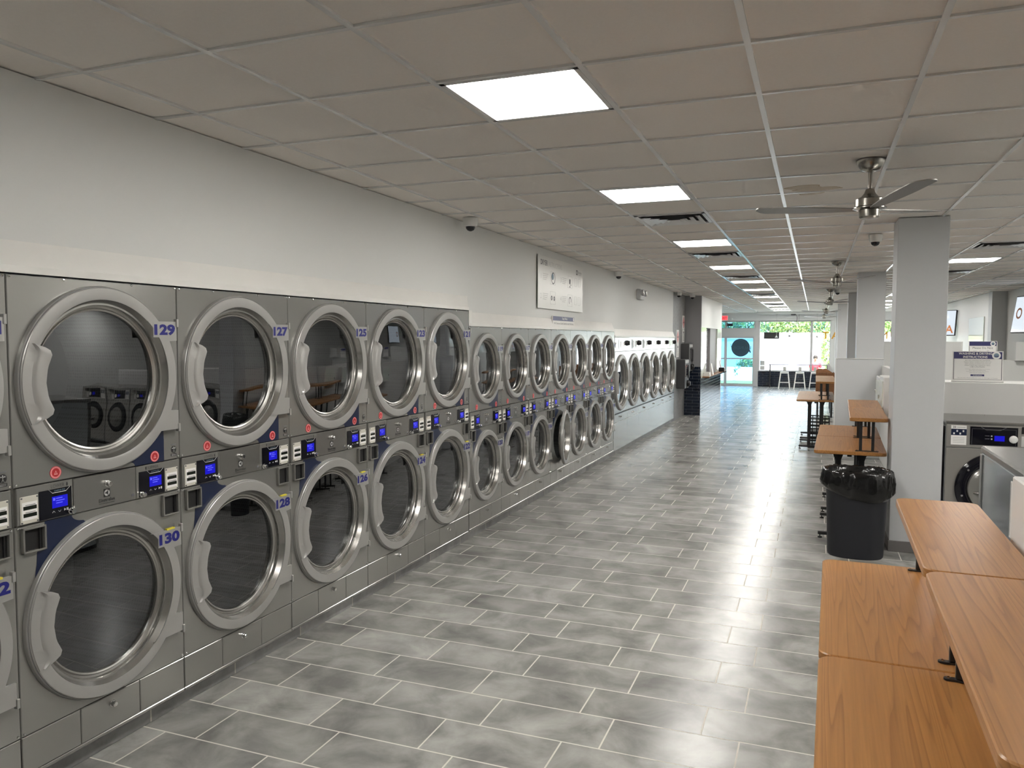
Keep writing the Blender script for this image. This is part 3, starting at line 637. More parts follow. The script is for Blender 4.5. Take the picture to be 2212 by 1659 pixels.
def make_door(par, cy_, cz_, R, W, plate_r, name='door', handle=True):
    s = R/.41
    prof = [(.410, -.002), (.410, .008), (.408, .018), (.4055, .021), (.4045, .0195), (.4030, .0195), (.4020, .025), (.399, .0275), (.358, .0295), (.350, .0275), (.346, .020), (.335, -.002), (.324, -.022), (.315, -.025), (.309, -.019), (.302, -.022), (.300, -.038)]
    ms = [0, 0, 0, 0, 2, 0, 0, 0, 0, 1, 1, 1, 1, 1, 1, 1]
    d = MB().lathe([(r*s, h) for r, h in prof], ax='x', n=96, ms=ms).build(name, [M['ring'], M['ringin'], M['pillar_dark']], par, ang=24)
    d.location = (0, cy_, cz_)
    MB().lathe([(.0005, -.026), (.12*s, -.0265), (.22*s, -.0285), (.301*s, -.032)], ax='x', n=64).build('door_glass', M['dglass'], d)
    # grip: starts flush with the ring, steps up and flares in over the glass
    N, K = 18, 7; vs = []
    def inner(t):
        pts = [(0, (-.335, .156)), (.05, (-.300, .146)), (.12, (-.272, .130)), (.17, (-.268, .112)), (.30, (-.290, .062)), (.5, (-.299, 0)), (.70, (-.290, -.062)), (.83, (-.266, -.110)), (.88, (-.269, -.128)), (.95, (-.300, -.146)), (1, (-.335, -.156))]
        for (t0, p), (t1, q) in zip(pts, pts[1:]):
            if t <= t1: f = (t-t0)/(t1-t0); return (p[0]+(q[0]-p[0])*f, p[1]+(q[1]-p[1])*f)
        return pts[-1][1]
    xs = [.027, .0305, .0315, .036, .0405, .040, .037]; us = [0, .02, .40, .47, .56, .9, 1]
    tt = [i/N for i in range(N+1)]
    for t in tt:
        a = math.radians(155.5+t*49); o_ = (.399*math.cos(a), .399*math.sin(a)); i_ = inner(t)
        for u, xx in zip(us, xs): vs.append((xx*(.4+.6*s), (o_[0]+(i_[0]-o_[0])*u)*s, (o_[1]+(i_[1]-o_[1])*u)*s))
        vs.append((.004, i_[0]*s, i_[1]*s))
    K1 = K+1
    fs = [(i*K1+k, (i+1)*K1+k, (i+1)*K1+k+1, i*K1+k+1) for i in range(N) for k in range(K)]
    b0 = len(vs)
    for e in (0, N):
        for k in range(K1): v = vs[e*K1+k]; vs.append((.012, v[1], v[2]))
    for e, q in ((0, 0), (N, 1)):
        fs += [(e*K1+k, e*K1+k+1, b0+q*K1+k+1, b0+q*K1+k) for k in range(K)]
    MB().add(vs, fs).build('door_handle', M['ring'], d, ang=30)
    # hinge plate with its C shaped cut-out, hugging the inner circle
    yr = plate_r-cy_
    a0 = math.asin(.262/.350); a1 = math.asin(.168/.400)
    pts = [(.350*s*math.cos(a), .350*s*math.sin(a)) for a in [a0-2*a0*i/24 for i in range(25)]]
    pts += [(.225*s, -.262*s), (yr, -.262*s), (yr, -.170*s)]
    pts += [(.398*s*math.cos(a), .398*s*math.sin(a)) for a in [-a1+2*a1*i/16 for i in range(17)]]
    pts += [(yr, .170*s), (yr, .262*s), (.225*s, .262*s)]
    h = MB().prism(pts, .020, .0325, 'x')
    for z in (.255, -.255): h.box(.016, .038, yr-.004, yr+.010, (z-.02)*s, (z+.02)*s, 0, .002)
    h.box(.0, .022, yr-.03, yr-.004, -.255*s, -.19*s).box(.0, .022, yr-.03, yr-.004, .19*s, .255*s)
    h.build('hinge_plate', M['ring'], d, smooth=False)
    return d
def add_number(d, num, R, W, cy_, plate_r, tape, big):
    s = R/.41; yr = plate_r-cy_; w_ = .142*(.92 if not big else 1); c = yr-w_/2-.006
    b = MB().box(.0325, .0331, c-w_/2, c+w_/2, .186*s, .258*s, 0)
    text(b, str(num), (.0331, c, .222*s), .054 if big else .050, '+x', .05, 1, width=w_*.92)
    b.build('number_plate', [M['ring'] if big else M['decal'], M['numblue']], d, smooth=False)
    if tape: MB().box(.020, .034, c-.015, c+.035, .260*s, .268*s).build('yellow_tape', M['yellow'], d, smooth=False)
def make_stack(W, zt, zu, zl, R, b0, b1, d0, d1, name):
    k = W/.8896; hb = (b1-b0)/.154
    t = thing(name, 'x', 'dryer', (XF, 0, 0))
    cyc = W/2-.006
    body = MB(); g = .0015
    for a, b in ((.0+g, .012), (W-.012, W-g)): body.box(-.9, -.012, a, b, .09, zt)
    body.box(-.9, -.012, g, W-g, zt-.01, zt).box(-.9, -.012, g, W-g, .09, .10).box(-.91, -.9, g, W-g, .09, zt)
    plate(body, g, W-g, b1+.003, zt, (cyc, zu, R*.80)); plate(body, g, W-g, d1+.003, b0-.003, (cyc, zl, R*.80))
    body.box(-.03, -.012, .01, W-.01, b0-.02, b1+.02, 2).box(-.03, -.012, .01, W-.01, .09, d1+.02, 2)
    for y in (.014, W*.29, W*.69, W-.014): screw(body, y, zt-.008)
    for y in (.014, W-.014):
        for z in (b1+.014, b0-.012, d1+.015): screw(body, y, z)
    body.build('body', [M['silver'], M['chrome'], M['gap']], t, smooth=False)
    kp = MB(); plate(kp, g, W-g, .094, d0-.002); kp.build('plinth_rail', M['silver'], t, smooth=False)
    for y0, y1 in ((g, .279*k), (.279*k, .604*k), (.604*k, W-g)):
        b = MB(); plate(b, y0+.0015, y1-.0015, d0, d1)
        if abs(y0-.279*k) < 1e-6: lock(b, .443*k, d0+(d1-d0)*.72, 1)
        b.build('lint_drawer', [M['silver'], M['chrome']], t, smooth=False)
    for cz in (zu, zl):
        MB().lathe([(R*.80, -.004), (R*.82, -.06), (R*.95, -.08), (R*.95, -.70), (R*.3, -.70), (R*.28, -.66), (.001, -.66)], (0, cyc, cz), 'x', 48, ms=[1, 1, 0, 2, 1, 2]).build('drum', [M['drum'], M['steel'], M['drumback']], t)
        v = MB()
    # control band
    cp = MB()
    for y0, y1, m in ((.010, .268, 0), (.2705, .606, 1), (.6085, .8785, 0)): plate(cp, y0*k, y1*k, b0, b1, m=m, x=.006)
    cpo = cp.build('control_band', [M['silver'], M['band']], t, smooth=False)
    X = .006
    def zz(z): return b0+(z-1.152)*hb
    for side in (0, 1):
        yc0, yc1 = ((.021, .102), (.781, .863))[side]; yb0, yb1 = ((.106, .259), (.622, .777))[side]
        r = MB().box(X, X+.004, yc0*k, yc1*k, zz(1.157), zz(1.270), 0, .0015)
        r.box(X+.004, X+.0045, (yc0+.008)*k, (yc1-.006)*k, zz(1.172), zz(1.246), 1)
        for z in (1.214, 1.184):
            r.box(X+.0045, X+.0052, (yc0+.013)*k, (yc1-.009)*k, zz(z), zz(z+.0155), 2)
            r.box(X+.0045, X+.0050, (yc0+.022)*k, (yc1-.014)*k, zz(z+.018), zz(z+.0205), 3)
        for y in (yc0+.006, yc1-.006):
            for z in (1.163, 1.264): screw(r, y*k, zz(z), 3, .0035, X+.004)
        r.build('card_reader', [M['cream'], M['white'], M['slot'], M['greyprint']], cpo, smooth=False)
        p = MB().box(X, X+.003, yb0*k, yb1*k, zz(1.156), zz(1.278), 0, .001)
        ym = (yb0+yb1)/2+(.018 if side == 0 else .020)
        q = X+.003
        for a, b_ in (((-.050, 1.278), (-.034, 1.262)), ((-.034, 1.262), (.030, 1.262)), ((.030, 1.262), (.050, 1.278))):
            p.bar((q+.0002, (ym+a[0])*k, zz(a[1])), (q+.0002, (ym+b_[0])*k, zz(b_[1])), .0022, .0006, 1)
        text(p, 'COMPASS PRO', (q, ym*k, zz(1.270)), .0065*hb, '+x', 0, 2, width=.052*k)
        for i, dx in enumerate((-.030, -.002)):
            sg = 1 if i == 0 else -1
            for e in (-1, 1): p.bar((q+.0004, (ym+dx+e*.0065)*k, zz(1.181-sg*.003)), (q+.0004, (ym+dx)*k, zz(1.181+sg*.004)), .0025, .0006, 1)
        p.prism([((ym+.020)*k, zz(1.177)), ((ym+.029)*k, zz(1.1825)), ((ym+.020)*k, zz(1.188))], q, q+.0006, 'x', 1)
        for dx in (.032, .037): p.box(q, q+.0006, (ym+dx)*k, (ym+dx+.003)*k, zz(1.177), zz(1.188), 1)
        p.build('keypad_panel', [M['blackgloss'], M['iconw'], M['bluegrey']], cpo, smooth=False)
        b = MB().box(q, q+.0012, (ym-.036)*k, (ym+.037)*k, zz(1.197), zz(1.246), 0)
        b.box(q+.0012, q+.0015, (ym-.032)*k, (ym-.022)*k, zz(1.229), zz(1.240), 1)
        for j in range(3): b.box(q+.0012, q+.0015, (ym-.018)*k, (ym+(.012 if j != 1 else .022))*k, zz(1.235-.010*j), zz(1.2385-.010*j), 1)
        b.build('display', [M['screen'], M['screenhi']], cpo, smooth=False)
        b = MB(); y = (yb1-.008) if side == 0 else (yb0+.012); lock(b, y*k, zz(1.170), 0, X+.003, .011); b.build('panel_lock', M['chrome'], cpo)
        b = MB(); wd = 'LOWER' if side == 0 else 'UPPER'; yt = (yb0+yb1)/2+.012
        text(b, wd, (X, yt*k, zz(1.290)), .0135*hb, '+x', 0, 0, width=.064*k)
        ya = yt+.045 if side == 0 else yt-.045; sg = -1 if side == 0 else 1
        b.prism([((ya-.006)*k, zz(1.290)), ((ya+.006)*k, zz(1.290)), (ya*k, zz(1.290+sg*.009))], X, X+.0008, 'x', 0)
        b.box(X, X+.0008, (ya-.003)*k, (ya+.003)*k, zz(1.290-.007), zz(1.290+.007), 0)
        b.build('lettering', M['black'], cpo, smooth=False)
    b = MB(); lock(b, .443*k, zz(1.256), 0, X); b.build('plate_lock', M['chrome'], cpo)
    b = MB().box(X, X+.0008, .424*k, .457*k, zz(1.1955), zz(1.2325), 0)
    b.prism(circ(.4405*k, zz(1.214), .0145, 20), X+.0008, X+.0011, 'x', 1)
    b.prism([(.428*k, zz(1.214)), (.447*k, zz(1.205)), (.447*k, zz(1.223))], X+.0011, X+.0014, 'x', 0); b.box(X+.0011, X+.0014, .4445*k, .4475*k, zz(1.200), zz(1.228), 0)
    text(b, 'Electrolux', (X, .441*k, zz(1.1825)), .0155*hb, '+x', 0, 0, width=.086*k)
    text(b, 'PROFESSIONAL', (X, .441*k, zz(1.1675)), .0045*hb, '+x', 0, 0, width=.084*k)
    b.build('maker_mark', [M['black'], M['palegrey']], cpo, smooth=False)
    b = MB().box(X, X+.0006, .578*k, .592*k, zz(1.170), zz(1.182), 0); b.build('small_print', M['greyprint'], cpo, smooth=False)
    # coin trays
    for y0, y1 in ((.025, .130), (.760, .865)):
        y0 *= k; y1 *= k; a, c = b0-.118*hb, b0-.012*hb; e = .009
        r = MB().box(0, .018, y0, y1, a, a+e, 0, .002).box(0, .018, y0, y1, c-e, c, 0, .002).box(0, .018, y0, y0+e, a, c, 0, .002).box(0, .018, y1-e, y1, a, c, 0, .002)
        r.box(.0005, .0015, y0+e, y1-e, a+e, c-e, 1).box(.0015, .010, y1-e-.018, y1-e-.014, a+e, c-e, 2)  # flat black sheet in place of the deep shade inside the tray
        r.build('coin_tray', [M['silver'], M['gap'], M['black']], t, smooth=False)
    # navy graphic panels beside the doors
    s = R/.41
    yv = .785*k
    up = [(cyc+.40*s*math.cos(math.radians(a)), zu+.40*s*math.sin(math.radians(a))) for a in (-72, -60, -48, -38)]+[(yv, zu-.22*s), (yv, b1+.004)]+[(.552*k+.056*k*math.cos(PI/2*i/8), b1+.004+.026*s*math.sin(PI/2*i/8)) for i in range(9)]+[(.52*k, b1+.032*s)]
    MB().prism(up, .0004, .0016, 'x').build('navy_panel', M['navy'], t, smooth=False)
    zc = b0-.122*hb
    lo = [(.134*k, b0-.004), (.262*k, b0-.004)]+[(.318*k-.056*k*math.cos(PI/2*i/8), b0-.004-.032*s*math.sin(PI/2*i/8)) for i in range(1, 9)]+[(cyc+.40*s*math.cos(math.radians(a)), zl+.40*s*math.sin(math.radians(a))) for a in (104, 118, 132, 146, 152)]+[(.092*k, zl+.19*s), (.092*k, zl+.27*s), (.096*k, zc), (.134*k, zc)]
    MB().prism(lo, .0004, .0016, 'x').build('navy_panel', M['navy'], t, smooth=False)
    for y, z in ((.191*k, b1+.040*hb), (.726*k, b1+.034*hb)):
        b = MB().prism(circ(y, z, .0265, 32), 0, .0022, 'x', 0).prism(circ(y, z, .0245, 32), 0, .0025, 'x', 1).prism(circ(y, z, .0185, 28), 0, .0028, 'x', 2)
        b.prism([(y-.009, z-.009), (y+.009, z-.009), (y, z+.009)], .0028, .0031, 'x', 1).prism([(y-.004, z-.005), (y+.004, z-.005), (y, z+.004)], .0031, .0033, 'x', 2)
        for i in range(18):
            a = 2*PI*i/18; b.box(.0025, .0028, y+.0205*math.cos(a)-.0012, y+.0205*math.cos(a)+.0012, z+.0205*math.sin(a)-.0012, z+.0205*math.sin(a)+.0012, 0)
        b.build('round_sticker', [M['red'], M['pink'], M['redink']], t, smooth=False)
    y, z = .849*k, b1+.052*hb
    b = MB().prism(circ(y, z, .0175, 24), 0, .0008, 'x', 0)
    b.bar((.001, y, z-.004), (.001, y, z+.007), .004, .0006, 1).prism(circ(y, z+.0105, .0026, 10), .0008, .0013, 'x', 1)
    for e in (-1, 1): b.bar((.001, y, z+.005), (.001, y+e*.012, z+.006), .0022, .0006, 1).bar((.001, y, z-.004), (.001, y+e*.005, z-.014), .0026, .0006, 1).bar((.001, y, z+.004), (.001, y+e*.010, z+.010), .0018, .0006, 1)
    b.box(0, .0008, y-.0165, y+.0165, z+.023, z+.028, 2).box(0, .0008, y-.0185, y+.0185, z-.033, z-.020, 0)
    for j in range(2): b.box(.0008, .0010, y-.014, y+.014, z-.025-.005*j, z-.0235-.005*j, 1)
    b.build('pictogram_sticker', [M['black'], M['palegrey'], M['greyprint']], t, smooth=False)
    pr = W-.036
    du = make_door(t, cyc, zu, R, W, pr, 'upper_door'); dl_ = make_door(t, cyc, zl, R, W, pr, 'lower_door')
    return t, du, dl_, cyc, pr
STK = {}
def place_stacks(proto, n0, y0, W, R, big, group, labels, first_last=None):
    t, du, dl_, cyc, pr = proto
    tr = tree_of()
    made = []
    for i in range(len(labels)):
        if i == len(labels)-1: root, m = t, None
        else: m = {}; root = copy_tree(t, None, tr, m)
        made.append((root, (m[du] if m else du), (m[dl_] if m else dl_)))
    for i, (root, a, b) in enumerate(made):
        n = n0-2*i
        root.location = (XF, y0+i*W, 0); root['label'] = labels[i]; root['group'] = group
        add_number(a, n, R, W, cyc, pr, False, big); add_number(b, n+1, R, W, cyc, pr, big, big)
        STK[n] = (root, a, b, cyc)
WB, WS = .8896, .8053
pb = make_stack(WB, 2.172, 1.731, .702, .418, 1.152, 1.306, .113, .272, 'stacked_dryer')
lb = ['big silver stacked dryer cut off by the left picture edge, its lower door numbered 132']+[f'big silver stacked dryer with blue door numbers {n} above and {n+1} below' for n in (129, 127, 125, 123, 121)]
place_stacks(pb, 131, 2.182-WB, WB, .418, True, 'big stacked dryers along the left wall', lb)
ps = make_stack(WS, 2.030, 1.626, .674, .348, 1.064, 1.222, .120, .270, 'stacked_dryer')
ls = [f'smaller silver stacked dryer with blue door numbers {n} above and {n+1} below' for n in (119, 117, 115)]
ls += ['smaller silver stacked dryer numbered 113 whose lower door stands ajar', 'smaller silver stacked dryer, next beyond the one with its lower door ajar',
       'smaller silver stacked dryer, second to last before the row of wide single door machines', 'smaller silver stacked dryer, last before the row of wide single door machines']
place_stacks(ps, 119, 6.640, WS, .348, False, 'small stacked dryers along the left wall', ls)
_, _, aj, cyc = STK[113]
th = math.radians(9); hh = .36; aj.rotation_euler = (0, 0, th); aj.location = (hh*math.sin(th), cyc+hh-hh*math.cos(th), aj.location.z)

# single-door machines with knobs
WG = .957
def make_single():
    t = thing('single_dryer', 'x', 'dryer', (XF, 0, 0)); g = .0015; cyc = WG/2; zc, R = 1.192, .468
    b = MB()
    for a, c in ((g, .012), (WG-.012, WG-g)): b.box(-.95, -.012, a, c, .09, 1.94)
    b.box(-.95, -.012, g, WG-g, 1.93, 1.94).box(-.95, -.012, g, WG-g, .09, .10).box(-.96, -.95, g, WG-g, .09, 1.94)
    plate(b, g, WG-g, .700, 1.706, (cyc, zc, R*.80))
    b.box(-.03, -.012, .01, WG-.01, .09, .72, 1).box(-.03, -.012, .01, WG-.01, 1.69, 1.72, 1)
    b.build('body', [M['steel'], M['gap']], t, smooth=False)
    MB().box(-.02, .004, g, WG-g, .684, .697).build('black_strip', M['black'], t, smooth=False)
    b = MB(); plate(b, g, WG-g, .555, .682); lock(b, WG*.48, .62, 1, 0, .014); b.build('service_drawer', [M['steel'], M['chrome']], t, smooth=False)
    b = MB(); plate(b, g, WG-g, .094, .552); b.build('lower_panel', M['steel'], t, smooth=False)
    c = MB(); plate(c, g, WG-g, 1.709, 1.94); c = c.build('control_band', M['steel'], t, smooth=False)
    k = MB().lathe([(.046, 0), (.046, .012), (.040, .020), (.036, .045), (.030, .050), (.001, .050)], (0, .88, 1.845), 'x', 24); k.build('knob', M['black'], c)
    MB().box(.0, .004, .28, .44, 1.745, 1.905, 0, .002).box(.004, .005, .31, .36, 1.75, 1.90, 1).box(.004, .006, .38, .43, 1.77, 1.88, 2).build('coin_plate', [M['chrome'], M['blackgloss'], M['white']], c, smooth=False)
    MB().box(.0, .002, .56, .70, 1.76, 1.89, 0).box(.002, .003, .60, .68, 1.79, 1.86, 1).build('instruction_plate', [M['chrome'], M['white']], c, smooth=False)
    MB().lathe([(R*.80, -.004), (R*.82, -.06), (R*.93, -.08), (R*.93, -.75), (.001, -.75)], (0, cyc, zc), 'x', 48, ms=[1, 1, 0, 2]).build('drum', [M['drum'], M['steel'], M['drumback']], t)
    make_door(t, cyc, zc, R, WG, WG-.03)
    return t
p = make_single(); tr = tree_of()
lg = ['wide single door steel dryer with black knob, next to the small stacked dryers', 'wide single door steel dryer with black knob, second from the small stacked dryers', 'wide single door steel dryer with black knob, third from the small stacked dryers',
      'wide single door steel dryer with black knob, third from the speckled wall', 'wide single door steel dryer with black knob, second from the speckled wall', 'wide single door steel dryer with black knob, right beside the speckled wall']
for i, l in enumerate(lg):
    o = p if i == 5 else copy_tree(p, None, tr)
    o.location = (XF, 12.30+i*WG, 0); o['label'] = l; o['group'] = 'wide single door dryers'

# ================================================================ things on the left wall
sg = thing('instruction_board', 'large brushed grey DRYER INSTRUCTIONS board mounted high on the wall', 'board', (XW+.003, 9.58, 2.59))
MB().box(.012, .020, -.935, .935, -.312, .312, 0, .002).box(0, .012, -.90, .90, -.28, .28, 1).build('panel', [M['sign'], M['black']], sg, smooth=False)
b = MB()
text(b, 'DRYER', (.020, -.715, .232), .062, '+x', .02, 0, width=.26); text(b, 'INSTRUCTIONS', (.020, -.285, .228), .060, '+x', 0, 1, width=.54)
b.box(.020, .0206, .62, .685, .185, .250, 0).box(.0206, .021, .635, .67, .20, .235, 1); text(b, 'Electrolux', (.020, .785, .224), .034, '+x', 0, 0, width=.165); text(b, 'PROFESSIONAL', (.020, .785, .193), .010, '+x', 0, 0, width=.16)
for n, y, z in (('1', -.83, .07), ('2', -.83, -.165), ('3', -.055, .07), ('4', -.055, -.165)): text(b, n, (.020, y, z), .06, '+x', 0, 2)
for y, z in ((-.66, .07), (-.66, -.165), (.10, .07), (.10, -.165)):
    for j in range(4): b.box(.020, .0205, y-.10, y+.10-(.07 if j == 3 else .02*j), z+.028-.022*j, z+.034-.022*j, 2 if j else 0 if False else 2)
def frame_(y0, y1, z0, z1, m=2):
    for a in ((y0, y1, z0, z0+.003), (y0, y1, z1-.003, z1), (y0, y0+.003, z0, z1), (y1-.003, y1, z0, z1)): b.box(.020, .0205, *a, m)
for y0, z0 in ((-.48, -.01), (-.48, -.25), (.24, -.01), (.24, -.25)): frame_(y0, y0+.20, z0, z0+.155)
for y0 in (.55, .72):
    for z0 in (.03, -.22): frame_(y0, y0+.10, z0, z0+.11)
def ringp(cy_, cz_, ry, rz_, m, w_=.8, a0=0, a1=2*PI, N=32):
    P = [(.0206, cy_+ry*math.cos(a0+(a1-a0)*i/N), cz_+rz_*math.sin(a0+(a1-a0)*i/N)) for i in range(N+1)]+[(.0206, cy_+ry*w_*math.cos(a0+(a1-a0)*i/N), cz_+rz_*w_*math.sin(a0+(a1-a0)*i/N)) for i in range(N+1)]
    b.add(P, [(i, i+1, N+2+i, N+1+i) for i in range(N)], m)
ringp(-.37, .068, .078, .072, 0, .82); b.prism(circ(-.39, .085, .040, 20), .0202, .0207, 'x', 3)
ringp(-.425, -.175, .03, .03, 0, .3); ringp(-.325, -.178, .03, .03, 0, .3)
b.box(.0202, .0207, .30, .36, .045, .105, 0).box(.0202, .0207, .33, .40, .028, .036, 0).box(.0202, .0207, .31, .36, -.0, .014, 0)
ringp(.345, -.175, .052, .052, 0, .7, -.4, 4.2)
b.build('print', [M['greyprint'], M['palegrey'], mat('light grey print', (.42, .42, .41), .5), M['bluegrey']], sg, smooth=False)
ss = thing('policy_sign', 'small navy headed acrylic sign below the instruction board', 'sign', (XW, 9.645, 2.135))
MB().box(.010, .030, -.46, .46, -.065, .065, 0, .003).box(0, .012, -.40, .40, -.05, .05, 1).build('panel', [M['white'], M['black']], ss, smooth=False)
b = MB().box(.030, .0306, -.455, .455, .008, .062, 0); text(b, 'Stop Policy', (.0306, .03, .034), .036, '+x', 0, 1, width=.22); b.box(.0306, .0309, .40, .445, .012, .058, 1)
text(b, 'NO Coins or Cards Used For Any Machines', (.030, 0, -.028), .030, '+x', 0, 2, width=.82); b.build('print', [M['signnavy'], M['white'], M['greyprint']], ss, smooth=False)
el = thing('emergency_light', 'grey twin head emergency light on the upper left wall', 'light', (XW, 14.32, 2.735))
MB().prism(rrect(-.20, .20, -.10, .09, .04), 0, .07, 'x', inset=.008).build('case', M['pillar'], el)
for y in (-.10, .16):
    MB().lathe([(.001, .05), (.035, .06), (.052, .08), (.056, .11), (.048, .115), (.001, .11)], (.0, y, .02), 'x', 20, ms=[0, 0, 0, 1, 1]).build('lamp_head', [M['pillar'], M['ringin']], el)
def kiosk(y, z0, z1, lab):
    h = z1-z0
    k = thing('payment_kiosk', lab, 'kiosk', (XW, y, z0), 0, 'payment kiosks on the speckled wall')
    MB().prism(rrect(-.30, .30, 0, h, .02), 0, .20, 'x', inset=.008).build('case', M['kioskgrey'], k)
    MB().box(.20, .206, -.24, .24, h*.87, h*.97, 0).build('header_label', M['palegrey'], k, smooth=False)
    MB().box(.20, .215, -.12, .12, h*.45, h*.82, 0, .004).build('touch_screen', M['blackgloss'], k, smooth=False)
    MB().box(.20, .225, .14, .26, h*.35, h*.80, 0, .004).build('card_slot_panel', M['black'], k, smooth=False)
    MB().box(.20, .212, -.24, -.15, h*.40, h*.80, 0, .003).build('bill_acceptor', M['chrome'], k, smooth=False)
    b = MB().lathe([(.001, 0), (.07, .0), (.075, .04), (.05, .085), (.001, .09)], (.19, .08, h*.16), 'x', 20); b.build('coin_cup', M['black'], k)
    MB().box(.20, .23, -.02, .10, h*.16-.10, h*.16-.07, 0, .006).build('tray_lip', M['ringin'], k, smooth=False)
kiosk(18.95, .74, 1.43, 'dark payment kiosk nearer the dryers on the speckled wall')
kiosk(19.56, 1.12, 1.80, 'dark payment kiosk mounted higher beside the grey pier')
def warn(y, z, lab):
    k = thing('warning_sign', lab, 'sign', (XW, y, z), 0, 'red diamond signs')
    MB().box(0, .006, -.17, .17, -.17, .17).build('plate', M['white'], k, smooth=False)
    MB().prism([(-.15, 0), (0, -.15), (.15, 0), (0, .15)], .006, .0075, 'x', 0).prism([(-.12, 0), (0, -.12), (.12, 0), (0, .12)], .0075, .008, 'x', 1).box(.008, .0085, -.06, .06, -.02, .02, 2).build('diamond', [M['redink'], M['pink'], M['greyprint']], k, smooth=False)
def notice(y, z, lab):
    k = thing('notice_sign', lab, 'sign', (XW, y, z), 0, 'white notices')
    MB().box(0, .006, -.16, .16, -.155, .155).build('plate', M['white'], k, smooth=False)
    b = MB().box(.006, .0066, -.06, .06, .06, .11)
    for j in range(6): b.box(.006, .0066, -.12, .12, .03-.03*j, .038-.03*j)
    b.build('print', M['greyprint'], k, smooth=False)
warn(18.74, 1.96, 'red diamond warning sign above the nearer kiosk'); warn(19.58, 2.32, 'red diamond warning sign beside the grey pier, above the higher kiosk')
notice(18.77, 1.64, 'white notice directly above the nearer kiosk'); notice(19.60, 1.99, 'white notice directly above the higher kiosk')

# ================================================================ folding tables with raised shelves
def make_table(L, Wd=.63):
    t = thing('folding_table', 'x', 'table', (0, 0, 0))
    MB().prism(rrect(0, Wd, .004, L-.004, .045), .838, .87, inset=.0035).build('table_top', [M['wood']], t)
    for y in (.16, L-.16):
        for x in (.215, .42):
            l = MB().prism(rrect(x-.027, x+.027, y-.018, y+.018, .014, 4), .06, .82)
            l.box(x-.05, x+.05, y-.03, y+.03, .822, .838).prism([(x-.027, .77), (x+.027, .77), (x+.045, .822), (x-.045, .822)], y-.015, y+.015, 'y')
            l = l.build('leg', M['blackmetal'], t)
        MB().prism(rrect(.05, Wd-.05, y-.022, y+.022, .012, 4), .030, .062, inset=.004).build('foot_bar', M['blackmetal'], l)
        for x in (.07, Wd-.07): MB().lathe([(.004, .03), (.006, .012), (.019, .010), (.02, 0), (.001, 0)], (x, y, 0), n=12).build('leveling_glide', M['rubber'], l)
    MB().box(Wd/2-.02, Wd/2+.02, .16, L-.16, .80, .822).build('under_rail', M['blackmetal'], t, smooth=False)
    return t
def make_riser(L, Wd=.33):
    t = thing('table_shelf', 'x', 'shelf', (0, 0, .87))
    MB().prism(rrect(0, Wd, .004, L-.004, .045), .284, .318, inset=.0035).build('shelf_board', [M['wood']], t)
    for y in (.07, L-.07):
        f = MB().prism(rrect(.055, Wd-.075, y-.011, y+.011, .01, 4), 0, .006)
        f = f.build('foot_bar', M['blackmetal'], t)
        for x in (.068, Wd-.088): MB().lathe([(.007, .006), (.007, .010), (.001, .012)], (x, y, 0), n=10).build('bolt', M['chrome'], f)
    for y in (.07, L-.07):
        for x in (.100, .205): MB().box(x-.013, x+.013, y-.009, y+.009, .006, .284, 0, .003).build('post', M['blackmetal'], t, smooth=False)
        MB().box(.06, .25, y-.012, y+.012, .278, .284).build('top_bar', M['blackmetal'], t, smooth=False)
    return t
sets = [(.012, 1.525, 1.232, 'nearest beech folding table, running out of the bottom of the picture', 'nearest raised beech shelf, its rounded corner at the bottom right'),
        (.034, 2.757, 1.232, 'beech folding table second from the camera, just before the black bin', 'raised beech shelf second from the camera, its far end next to the steel washer side'),
        (.010, 7.92, 1.20, 'beech folding table right behind the black bin', 'raised shelf on the table right behind the black bin'),
        (.044, 9.12, 1.20, 'beech folding table in front of the half height wall end', 'raised shelf on the table beside the wall mounted vending cabinets'),
        (-.285, 14.45, 1.20, 'beech folding table just beyond the half height wall, its bare T leg in view', 'raised shelf just beyond the half height wall'),
        (-.285, 15.65, 1.20, 'farthest beech folding table, mostly hidden before the brown benches', 'farthest raised shelf, with bright window reflection, before the brown benches')]
tabs = {}
for x, y, L, la, lb_ in sets:
    if L not in tabs:
        a, b = make_table(L), make_riser(L); tabs[L] = (a, b, tree_of())
    else:
        pa, pb_, tr = tabs[L]; a, b = copy_tree(pa, None, tr), copy_tree(pb_, None, tr)
    rz = -.018 if y < 7 else -.026 if y < 12 else 0
    a.location = (x, y, 0); a['label'] = la; a['group'] = 'folding tables'; a.rotation_euler = b.rotation_euler = (0, 0, rz)
    b.location = (x+.306, y, .871); b['label'] = lb_; b['group'] = 'raised shelves on the folding tables'

# waste bin with liner
bn = thing('trash_bin', 'dark grey oval trash bin with black liner beside the pillar', 'bin', (.372, 7.52, 0))
def ov(a, b, n=48, e=2.3):
    P = []
    for i in range(n):
        t = 2*PI*i/n; c, s = math.cos(t), math.sin(t)
        P.append((a*math.copysign(abs(c)**(2/e), c), b*math.copysign(abs(s)**(2/e), s)))
    return P
def loft(mb, rings, m=0, capb=False):
    n = len(rings[0]); vs = [p for r in rings for p in r]
    fs = [(j*n+i, j*n+(i+1) % n, (j+1)*n+(i+1) % n, (j+1)*n+i) for j in range(len(rings)-1) for i in range(n)]
    if capb: fs.append(tuple(range(n-1, -1, -1)))
    mb.add(vs, fs, m)
b = MB(); rs = []
for z, k in ((.0, .90), (.012, .93), (.02, .935), (.70, 1.04), (.735, 1.07), (.742, 1.07), (.742, 1.02), (.70, 1.0), (.05, .90)): rs.append([(x, y, z) for x, y in ov(.246*k, .185*k)])
loft(b, rs, 0, True); b.build('bin_body', M['bin'], bn)
